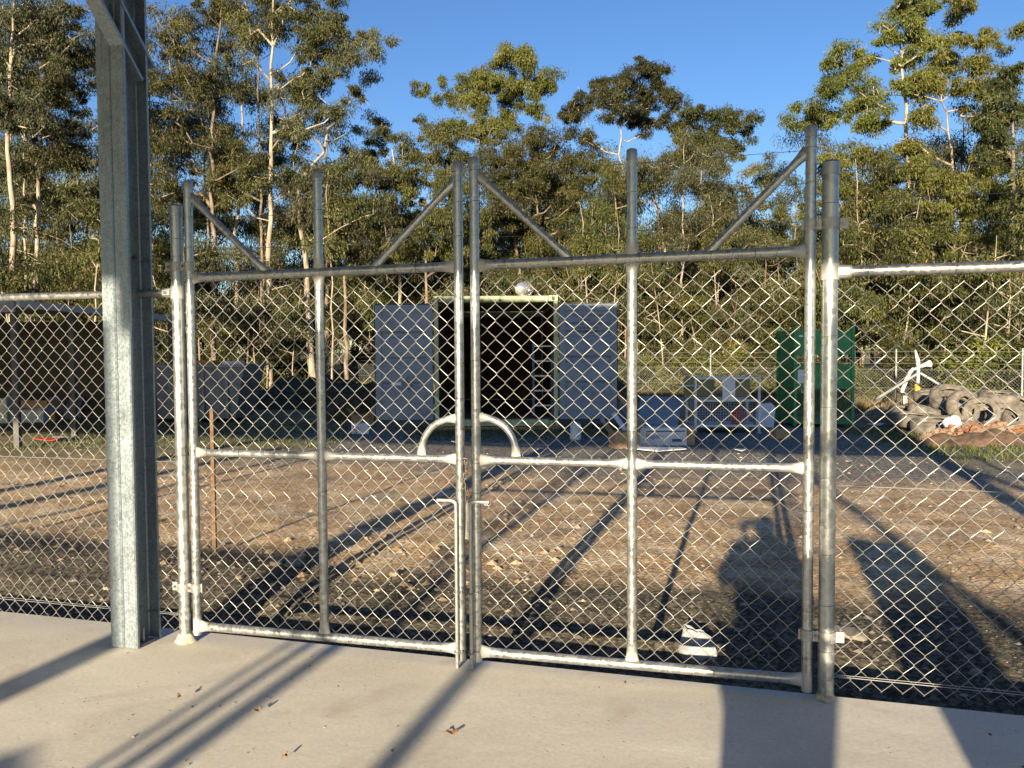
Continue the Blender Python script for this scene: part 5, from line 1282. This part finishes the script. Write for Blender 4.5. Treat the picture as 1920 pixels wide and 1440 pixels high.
def grow_wood(trunk, C, rs, r0, tip=.009, step=.5, sag=.0):
    """trunk: polyline; each clump centre gets a limb from the best place already grown; radii follow the pipe rule"""
    T = [np.array(trunk[0], float)]
    for a, b in zip(trunk[:-1], trunk[1:]):
        a, b = np.array(a, float), np.array(b, float); m = max(1, int(np.linalg.norm(b - a) / .6))
        for i in range(1, m + 1): T.append(a + (b - a) * i / m + (rs.randn(3) * .035 if i < m else 0))
    pos = list(T); par = [-1] + list(range(len(T) - 1)); nt_ = len(T)
    order = np.argsort([np.min(np.linalg.norm(np.array(T) - c, axis=1)) for c in C])
    ends = []
    for ci in order:
        c = C[ci]; A = np.array(pos); dv = c - A; dist = np.linalg.norm(dv, axis=1); hor = np.linalg.norm(dv[:, :2], axis=1)
        pen = np.maximum(0, .45 * hor - dv[:, 2]) * 1.6 + (np.arange(len(A)) < 2) * 2
        j = int(np.argmin(dist + pen)); p = A[j]; L = np.linalg.norm(c - p); m = max(1, int(L / step)); prev = j
        bow = rs.randn(3) * .10 * L; bow[2] = -abs(bow[2]) * .8 - .04 * L
        for i in range(1, m + 1):
            q = i / m; pos.append(p + (c - p) * q + bow * math.sin(PI * q) + (rs.randn(3) * .05 * min(1, L) if i < m else 0)); par.append(prev); prev = len(pos) - 1
        ends.append(prev)
        for _ in range(2):                                     # twigs inside the clump
            pos.append(pos[prev] + rs.randn(3) * .15); par.append(prev)
    pos = np.array(pos); par = np.array(par); n = len(pos); cnt = np.zeros(n); haschild = np.zeros(n, bool); haschild[par[par >= 0]] = True; cnt[~haschild] = 1
    for i in range(n - 1, 0, -1): cnt[par[i]] += cnt[i]
    N0 = max(cnt[0], 2); pw = math.log(r0 / tip) / math.log(N0); R = tip * np.maximum(cnt, 1) ** pw
    qs_ = np.arange(nt_) / max(1, nt_ - 1); trunkR = r0 * (1 - .80 * qs_ ** .9)
    R = tip * np.maximum(cnt, 1) ** .56; R[:nt_] = trunkR
    for i in range(nt_, n): R[i] = min(R[i], R[par[i]] * .85)
    a = pos[par[1:]]; b = pos[1:]; ra = R[par[1:]].copy(); rb = R[1:]
    side = np.arange(1, n) >= nt_; ra = np.where(side, np.minimum(ra, rb * 1.25), ra)
    d = b - a; d /= np.linalg.norm(d, axis=1, keepdims=True) + 1e-9
    up = np.where(np.abs(d[:, 2:3]) < .9, np.array([[0, 0, 1.]]), np.array([[1., 0, 0]])); x = np.cross(d, up); x /= np.linalg.norm(x, axis=1, keepdims=True); y = np.cross(x, d)
    m = 7; an = np.arange(m) * 2 * PI / m; ca, sa = np.cos(an), np.sin(an)
    ringa = a[:, None] + ra[:, None, None] * (ca[None, :, None] * x[:, None] + sa[None, :, None] * y[:, None]); ringb = b[:, None] + d[:, None] * (rb * .3)[:, None, None] + rb[:, None, None] * (ca[None, :, None] * x[:, None] + sa[None, :, None] * y[:, None])
    V = np.concatenate([ringa, ringb], 1).reshape(-1, 3); E = len(a); k = np.arange(m); k2 = (k + 1) % m
    Q = (np.arange(E)[:, None, None] * 2 * m + np.stack([k, k + m, k2 + m, k2], -1)[None]).reshape(-1, 4)
    return fast_mesh('trunk', V, Q)
def clumps_in(blobs, rs, rc, dens=1.0, Y=None, thick=1.0):
    """blobs: ellipsoids (x, y, z, rx, ry, rz) in metres"""
    out = []; tones = []
    for (x, y, z, rx, ry, rz) in blobs:
        n = max(2, int(dens * (rx * rz) / (rc * rc) * 1.15 * (1 + .35 * ry / rc)))
        if rx < rc * 1.1: n = 1 if rx < rc * .7 else 2
        bt = rs.rand()
        for _ in range(n):
            u = rs.randn(3); u /= np.linalg.norm(u); u *= rs.rand() ** .5 * (1.0 if rs.rand() < .8 else 1.5)
            out.append((x + u[0] * rx, y + u[1] * ry, z + u[2] * rz)); tones.append(.5 * bt + .5 * rs.rand())
    return np.array(out), np.array(tones)
def tree_objects(name, base, trunks, C, tones, seed, label=None, leaf='gum', bark='pale', r0=.16, rc=.55, n=150, group=None, L=.12, W=.0165, droop=.65, cat='tree'):
    rs = np.random.RandomState(seed); base = np.array(base, float)
    root = empty(name, base, 0, label, cat, group)
    tme = grow_wood([np.array(t) - base for t in trunks], C - base, rs, r0 * .8); tme.shade_smooth(); t = link('trunk', tme, BK[bark], root)
    Rd = rc * (.5 + 1.1 * rs.rand(len(C))); lme = leaf_mesh('crown', C - base, Rd, int(n * 3.3), rs, L, W, droop, tones); c = link('crown', lme, LF[leaf], root)
    reg(root, t, c); return root
def px_tree(name, seed, Y, base_px, trunk_px, blobs_px, label, leaf='gum', bark='pale', r0=.16, rc=.5, n=150, dens=1.0, **kw):
    rc *= .66; n = int(n * .50); dens *= .98 if seed in (8, 11, 12, 14, 15) else .76; kb = 1.14 if seed in (8, 11, 12, 14, 15) else 1.02
    """a tree whose limbs and leaf masses were measured in the photograph and stand Y metres away, with real depth of their own"""
    rs = np.random.RandomState(seed + 1000); k = Y / FPX
    base = at(base_px, 690, Y); base[2] = GZ - .1
    tr = [base] + [at(x, y, Y + .35 * rs.randn()) for x, y in trunk_px]
    bl = []
    for b in blobs_px:
        x, y, rx, ry = b[:4]; p = at(x, y, Y); dr = min(max(rx, ry) * k * .9, 1.6); p[1] += rs.uniform(-.9, .9) * (1.0 if len(b) < 5 else b[4])
        bl.append((p[0], p[1], p[2], rx * k * kb, dr, ry * k * kb))
    C, tn = clumps_in(bl, rs, rc, dens); return tree_objects(name, base, tr, C, tn, seed, label, leaf, bark, r0, rc, n, **kw)

G1 = 'tall gum trees that stand above the rest of the forest'
px_tree('gum_tree', 1, 31, 22, [(22, 520), (24, 380), (14, 250), (20, 120), (30, -40)], [(40, 30, 80, 60), (10, 120, 50, 60), (90, 110, 70, 60), (50, 210, 70, 50), (120, 30, 50, 50), (20, 300, 40, 40)], 'pale forked gum at the far left edge with dense olive crown', 'grey', 'pale', .20, .5, 170, 1.3, group=G1)
px_tree('gum_tree', 2, 32, 68, [(70, 450), (72, 330), (82, 180), (95, 40)], [(130, 180, 50, 70), (90, 300, 60, 40), (140, 280, 40, 60), (150, 90, 50, 50), (60, 380, 50, 30)], 'straight pale gum second from the left edge, crown against the column', 'gum', 'pale', .17, .5, 160, 1.2, group=G1)
px_tree('gum_tree', 3, 33, 47, [(48, 470), (46, 330), (50, 200), (40, 60)], [(60, 60, 60, 60), (20, 200, 40, 50)], 'slim pale gum between the two leftmost thicker trunks', 'gum', 'pale', .10, .5, 150, .8, group=G1)
px_tree('gum_tree', 4, 34, 400, [(400, 480), (398, 300), (402, 150), (415, 20), (425, -80)], [(330, 70, 55, 45), (310, 150, 40, 40), (400, 190, 60, 40), (330, 250, 55, 45), (440, 260, 50, 40), (390, 330, 60, 40), (310, 340, 45, 50), (390, 20, 50, 40), (480, 300, 30, 30)], 'gum right of the column whose trunk rises behind the left hinge post', 'gum', 'brown', .16, .48, 160, .95, group=G1)
px_tree('gum_tree', 5, 33, 505, [(505, 520), (507, 380), (509, 250), (508, 120), (512, 20), (515, -90)], [(560, 40, 50, 50), (600, 100, 45, 55), (460, 40, 45, 40), (550, 170, 50, 35), (450, 130, 35, 30), (480, -20, 60, 40), (560, 250, 35, 25), (470, 350, 45, 40), (540, 330, 40, 40)], 'tallest straight pale gum between the left hinge post and middle stile', 'gum', 'pale', .18, .48, 160, 1.0, group=G1)
px_tree('gum_tree', 6, 35, 488, [(490, 520), (489, 350), (485, 200), (482, 60), (480, -90)], [(430, 20, 45, 40), (500, 60, 40, 40), (430, 330, 40, 40), (520, 420, 45, 45)], 'thinner dark straight gum just left of the tallest pale one', 'gum', 'brown', .11, .48, 150, .9, group=G1)
px_tree('gum_tree', 7, 33, 585, [(575, 500), (560, 400), (560, 350), (585, 310), (608, 285), (615, 240)], [(640, 60, 40, 35), (690, 70, 30, 22), (725, 62, 18, 12), (705, 100, 30, 18), (650, 115, 50, 35), (600, 150, 40, 35), (660, 165, 30, 25), (695, 130, 25, 15), (590, 210, 40, 30), (645, 220, 25, 25), (560, 250, 30, 30), (620, 20, 40, 40), (670, 230, 18, 15), (585, 60, 40, 40)], 'curving forked gum leaning right, with rusty dead leaves in its crown', 'grey', 'pale', .22, .42, 150, 1.0, group=G1)
px_tree('gum_tree', 8, 36, 960, [(975, 520), (960, 380), (948, 300), (940, 260)], [(965, 105, 38, 16), (995, 122, 28, 14), (935, 112, 22, 12), (900, 140, 28, 18), (880, 165, 25, 22), (920, 165, 38, 22), (960, 160, 38, 25), (1010, 160, 34, 22), (1030, 135, 16, 12), (850, 180, 20, 12), (900, 200, 28, 18), (1000, 200, 24, 16), (950, 215, 24, 18), (795, 157, 9, 6), (782, 185, 12, 12), (832, 155, 13, 8), (820, 190, 8, 5), (780, 217, 12, 6), (845, 238, 25, 16), (1020, 215, 16, 8), (915, 250, 40, 22)], 'tall centre gum with a rounded open crown against the blue sky', 'bright', 'brown', .20, .38, 150, 1.25, group=G1)
px_tree('gum_tree', 9, 35, 745, [(750, 520), (745, 400), (740, 310), (735, 280)], [(700, 215, 22, 18), (720, 245, 30, 22), (760, 270, 35, 25), (790, 240, 18, 14), (820, 250, 26, 20), (840, 290, 40, 25), (790, 300, 40, 25), (700, 290, 40, 30), (720, 330, 50, 30), (860, 330, 35, 25)], 'lower dark gum filling the gap between the leaning and centre gums', 'gum', 'pale', .14, .42, 150, 1.1, group=G1)
px_tree('gum_tree', 10, 34, 1020, [(1022, 520), (1010, 420), (1000, 340)], [(1010, 250, 45, 22), (960, 290, 50, 30), (1040, 290, 60, 35), (1000, 340, 80, 40), (1080, 340, 40, 35), (940, 350, 40, 30), (1060, 390, 55, 35), (960, 400, 50, 35), (1110, 400, 30, 25)], 'broad bushy gum in front of the centre gum, behind the meeting stiles', 'gum', 'brown', .18, .45, 170, 1.3, group=G1)
px_tree('umbrella_gum', 11, 37, 1190, [(1195, 520), (1188, 420), (1178, 350), (1160, 290), (1165, 260)], [(1095, 185, 35, 12), (1125, 165, 25, 10), (1135, 140, 24, 12), (1080, 205, 30, 12), (1150, 190, 30, 16), (1180, 160, 25, 18), (1205, 130, 28, 14), (1235, 130, 25, 12), (1245, 160, 26, 16), (1210, 180, 34, 20), (1265, 195, 24, 14), (1160, 220, 36, 14), (1100, 245, 24, 14), (1215, 225, 36, 18), (1060, 220, 14, 8), (1270, 235, 20, 14)], 'flat-topped gum with layered dark crown, left of the right middle stile', 'dark', 'pale', .18, .38, 170, 1.35, group=G1)
px_tree('umbrella_gum', 12, 36, 1262, [(1255, 520), (1240, 420), (1225, 360), (1250, 320), (1270, 300)], [(1300, 210, 34, 12), (1330, 215, 24, 10), (1370, 215, 30, 12), (1400, 220, 20, 10), (1405, 240, 16, 12), (1350, 240, 34, 14), (1290, 240, 30, 16), (1320, 265, 36, 16), (1365, 270, 26, 14), (1280, 280, 30, 18), (1380, 290, 16, 14), (1330, 300, 30, 18), (1250, 300, 26, 18)], 'flat-topped gum spreading right toward the open sky', 'dark', 'pale', .18, .38, 170, 1.3, group=G1)
px_tree('gum_tree', 13, 35, 1350, [(1352, 520), (1345, 420), (1345, 360)], [(1440, 320, 24, 24), (1400, 330, 24, 20), (1310, 350, 36, 26), (1370, 360, 36, 26), (1420, 380, 36, 26), (1340, 400, 50, 30), (1450, 420, 36, 30), (1290, 420, 40, 30), (1400, 440, 50, 30), (1300, 330, 20, 15)], 'thin greyish gum below the gap of sky left of the tall hinge stile', 'grey', 'pale', .12, .42, 140, 1.0, group=G1)
px_tree('gum_tree', 14, 30, 1706, [(1708, 500), (1705, 380), (1700, 270), (1700, 200), (1690, 120), (1700, 40)], [(1480, 222, 16, 10), (1510, 225, 24, 12), (1490, 190, 12, 6), (1530, 200, 26, 14), (1540, 180, 22, 14), (1570, 210, 26, 16), (1560, 160, 26, 16), (1600, 150, 24, 18), (1545, 120, 20, 10), (1580, 90, 24, 10), (1600, 115, 24, 14), (1640, 95, 30, 12), (1665, 75, 30, 12), (1610, 190, 28, 18), (1690, 60, 26, 16), (1700, 20, 34, 18), (1740, 0, 34, 14), (1665, 40, 14, 14), (1650, 170, 26, 16), (1740, 90, 34, 20), (1700, 110, 26, 18), (1630, 225, 36, 20), (1690, 170, 36, 20), (1735, 55, 26, 16)], 'tall bright green gum right of the gate reaching the top of the picture', 'bright', 'pale', .2, .36, 160, 1.35, group=G1)
px_tree('gum_tree', 15, 29, 1788, [(1789, 500), (1786, 380), (1784, 280), (1775, 210), (1765, 190)], [(1790, 100, 30, 16), (1820, 80, 34, 12), (1845, 48, 22, 8), (1800, 20, 26, 12), (1770, 130, 30, 16), (1830, 130, 26, 18), (1860, 100, 26, 12), (1880, 75, 26, 10), (1905, 70, 16, 10), (1790, 170, 26, 18), (1740, 150, 30, 18), (1850, 170, 34, 18), (1720, 220, 26, 20), (1840, 215, 34, 20), (1730, 270, 34, 20), (1770, 12, 22, 14)], 'bright gum with a curved bare fork right of the tall bright one', 'bright', 'pale', .14, .36, 160, 1.3, group=G1)
px_tree('gum_tree', 16, 26, 1912, [(1905, 500), (1900, 300), (1895, 150)], [(1905, 130, 30, 30), (1870, 160, 30, 25), (1895, 200, 40, 40), (1900, 280, 40, 40), (1860, 270, 30, 40), (1905, 360, 40, 40), (1850, 220, 20, 30)], 'dark dense gum at the right edge hanging into the picture', 'dark', 'brown', .16, .40, 180, 1.3, group=G1)
px_tree('gum_tree', 17, 29, 1610, [(1606, 520), (1600, 430), (1590, 350)], [(1560, 300, 34, 24), (1610, 290, 40, 26), (1660, 290, 34, 26), (1550, 350, 34, 26), (1600, 350, 40, 30), (1650, 350, 40, 30), (1590, 410, 36, 30), (1650, 420, 36, 30), (1530, 390, 24, 30)], 'bushy olive gum behind the thick right fence post', 'bright', 'red', .13, .40, 170, 1.15, group=G1)
px_tree('gum_tree', 18, 27, 1745, [(1750, 520), (1745, 430), (1740, 360)], [(1700, 320, 34, 26), (1750, 330, 40, 26), (1810, 330, 40, 30), (1700, 380, 36, 26), (1770, 390, 40, 30), (1830, 390, 36, 30), (1720, 440, 36, 22), (1790, 450, 36, 22), (1860, 440, 30, 26)], 'low bright green gum in front of the tall right gums', 'bright', 'brown', .12, .40, 170, 1.1, group=G1)
px_tree('weeping_gum', 19, 32, 650, [(648, 560), (645, 450), (640, 380)], [(590, 340, 40, 25), (640, 330, 40, 26), (690, 340, 40, 26), (590, 400, 40, 36), (640, 400, 50, 36), (700, 400, 50, 36), (600, 450, 40, 30), (660, 460, 50, 30)], 'dense drooping grey-green gum behind the left middle stile', 'grey', 'brown', .14, .42, 190, 1.4, group=G1, droop=1.0)
px_tree('weeping_gum', 20, 33, 800, [(800, 560), (795, 450), (800, 380)], [(750, 350, 40, 30), (800, 345, 40, 30), (850, 360, 40, 30), (760, 410, 45, 36), (820, 420, 50, 36), (760, 460, 40, 30), (850, 470, 40, 30), (900, 400, 30, 40)], 'dense drooping gum between the left middle stile and the meeting stiles', 'gum', 'brown', .14, .42, 190, 1.4, group=G1, droop=1.0)
px_tree('gum_tree', 21, 36, 1130, [(1133, 560), (1130, 470), (1120, 400)], [(1110, 300, 30, 20), (1150, 330, 36, 22), (1100, 440, 40, 26), (1160, 400, 36, 26), (1060, 450, 36, 26), (1190, 440, 30, 26)], 'slight reddish-stemmed gum under the flat-topped crown', 'gum', 'red', .12, .40, 150, 1.0, group=G1)

# ---- forest fillers: one of each kind is grown, then copied
def proto(kind, seed):
    rs = np.random.RandomState(seed)
    if kind == 'tall':      # bare pole with a high small crown
        h = 9 + 2 * rs.rand(); lean = rs.randn(2) * .5; tr = [(0, 0, -.2), (lean[0] * .3, lean[1] * .3, h * .4), (lean[0] * .8, lean[1] * .8, h * .75), (lean[0], lean[1], h)]
        bl = [(lean[0] + rs.randn() * .9, lean[1] + rs.randn() * .9, h * (.55 + .5 * rs.rand()), .9, .9, .6) for _ in range(10)]
        C, tn = clumps_in(bl, rs, .5, .8); return tree_objects('slender_gum', (0, 0, 0), tr, C, tn, seed, None, 'gum' if seed % 2 else 'grey', 'pale' if seed % 3 else 'brown', .10 + .04 * rs.rand(), .5, 150)
    if kind == 'bushy':
        h = 5 + 1.5 * rs.rand(); tr = [(0, 0, -.2), (rs.randn() * .2, 0, h * .5), (rs.randn() * .4, rs.randn() * .3, h * .85)]
        bl = [(rs.randn() * .95, rs.randn() * .95, h * (.32 + .62 * rs.rand()), .8, .8, .6) for _ in range(16)]
        C, tn = clumps_in(bl, rs, .5, .9); return tree_objects('bushy_gum', (0, 0, 0), tr, C, tn, seed, None, ['gum', 'bright', 'grey'][seed % 3], 'brown', .11, .5, 170, droop=.9)
    if kind == 'sapling':
        h = 4.5 + 2 * rs.rand(); tr = [(0, 0, -.2), (rs.randn() * .15, 0, h * .4), (rs.randn() * .3, rs.randn() * .3, h)]
        bl = [(rs.randn() * .5, rs.randn() * .5, h * (.5 + .5 * rs.rand()), .45, .45, .45) for _ in range(7)]
        C, tn = clumps_in(bl, rs, .4, .8); return tree_objects('gum_sapling', (0, 0, 0), tr, C, tn, seed, None, ['gum', 'grey'][seed % 2], 'red' if seed % 2 else 'pale', .05, .4, 90)
    h = 1.5 + .8 * rs.rand(); tr = [(0, 0, -.1), (.05, 0, h * .6)]
    bl = [(rs.randn() * .7, rs.randn() * .6, h * (.1 + .75 * rs.rand()), .6, .6, .4) for _ in range(11)]
    C, tn = clumps_in(bl, rs, .4, .9); return tree_objects('shrub', (0, 0, 0), tr, C, tn, seed, None, ['bright', 'gum', 'dark'][seed % 3], 'brown', .04, .42, 130, L=.12, W=.024, droop=.3, cat='shrub')
INFO = {'tall': ('slender bare-stemmed gum in the crowded forest behind the boundary fence', 'slender gums crowding the forest', 'tree'),
        'bushy': ('mid-height bushy gum filling the forest behind the boundary fence', 'bushy gums filling the forest', 'tree'),
        'sapling': ('thin young gum with sparse leaves at the forest edge', 'thin young gums at the forest edge', 'tree'),
        'shrub': ('low leafy shrub at the foot of the forest behind the boundary fence', 'shrubs at the foot of the forest', 'shrub')}
PR = {k: [proto(k, 50 + 10 * i + s) for s in range(3)] for i, k in enumerate(('tall', 'bushy', 'sapling', 'shrub'))}
used = set()
def place(kind, px, Y, sc, rs):
    i = rs.randint(3); pr = PR[kind][i]
    o = pr if (kind, i) not in used else copy_tree(pr); used.add((kind, i))
    x = (px - 960) / FPX * Y; o.location = (x, Y, GZ - .02 if Y < 30 else GZ - .15); o.rotation_euler = (0, 0, rs.rand() * 6.28); o.scale = (sc, sc, sc * rs.uniform(.9, 1.12))
    lb, g, cat = INFO[kind]; o['label'] = lb; o['category'] = cat; o['group'] = g
def fence_y(px): k = (px - 960) / FPX; return 31.1 / (1 + .832 * k) if px > 560 else 32.0
rs = np.random.RandomState(77)
for px in np.arange(-60, 2000, 125):                       # bushy row, ragged
    place('bushy', px + rs.uniform(-25, 25), max(fence_y(px), 24) + 3 + rs.uniform(0, 3), rs.uniform(.75, 1.15), rs)
for px in np.arange(-40, 2000, 75): place('bushy', px + rs.uniform(-30, 30), max(fence_y(px), 28) + 10 + rs.uniform(0, 4), rs.uniform(1.1, 1.6), rs)
for px in np.arange(-60, 2000, 100): place('bushy', px + rs.uniform(-40, 40), 50 + rs.uniform(0, 6), rs.uniform(1.5, 2.0), rs)
for px in np.arange(-20, 1980, 46): place('tall', px + rs.uniform(-25, 25), max(fence_y(px), 25) + 3 + rs.uniform(0, 8), rs.uniform(.55, .95) if px > 640 else rs.uniform(.9, 1.5), rs)
for px in np.arange(580, 1980, 30): place('sapling', px + rs.uniform(-18, 18), fence_y(px) + 1.5 + rs.uniform(0, 4), rs.uniform(.7, 1.2), rs)
for px in np.arange(-20, 1980, 44): place('shrub', px + rs.uniform(-20, 20), fence_y(px) + 1.2 + rs.uniform(0, 2.5), rs.uniform(.5, 1.1), rs)
for px in np.arange(-40, 640, 60): place('sapling', px + rs.uniform(-20, 20), 27 + rs.uniform(0, 5), rs.uniform(.8, 1.3), rs)

# ---- grass along the fences and under the carport
def grass(name, n, area, h, mt, label, seed):
    r = np.random.RandomState(seed); X, Y = area(r, n); Z = yard_h(X, Y, False); a = r.rand(n) * 2 * PI; H = h * (.4 + .9 * r.rand(n)); wd = .008 + .006 * r.rand(n)
    d = np.stack([np.cos(a), np.sin(a), np.zeros(n)], -1); P = np.stack([X, Y, Z - .01], -1); ln = r.randn(n, 2) * .35
    tip = P + np.stack([ln[:, 0] * H, ln[:, 1] * H, H], -1); mid = P + (tip - P) * .5
    V = np.stack([P - d * wd[:, None], P + d * wd[:, None], mid + d * wd[:, None] * .7, tip], 1).reshape(-1, 3)
    me = fast_mesh(name, V, np.arange(4 * n).reshape(-1, 4)); at_ = me.attributes.new('tone', 'FLOAT', 'POINT'); at_.data.foreach_set('value', np.repeat(.9 * r.rand(n), 4)); tag(link(name, me, mt), label, 'grass', kind='stuff')
GM = leafmat('dry_grass', (.10, .10, .035), (.24, .20, .09), (.36, .29, .15)); GG = leafmat('green_grass', (.05, .075, .02), (.09, .12, .03), (.16, .17, .06))
def ga(r, n):
    px = 560 + 1460 * r.rand(n); k = (px - 960) / FPX; Y = 31.1 / (1 + .832 * k) + r.uniform(-3.0, 6, n); return k * Y, Y
grass('dry_grass', 42000, ga, .22, GM, 'dry yellow grass along the boundary fence', 1)
def gb(r, n):
    m = n // 3; X = np.concatenate([6.2 + 4 * r.rand(m), -9 + 6 * r.rand(m), -2 + 5.5 * r.rand(n - 2 * m)]); Y = np.concatenate([11.5 + 4.5 * r.rand(m), 13.5 + 5 * r.rand(m), 16.0 + 2 * r.randn(n - 2 * m) * .4]); return X, Y
grass('short_grass', 15000, gb, .07, GG, 'short green grass around the container and rubble', 2)
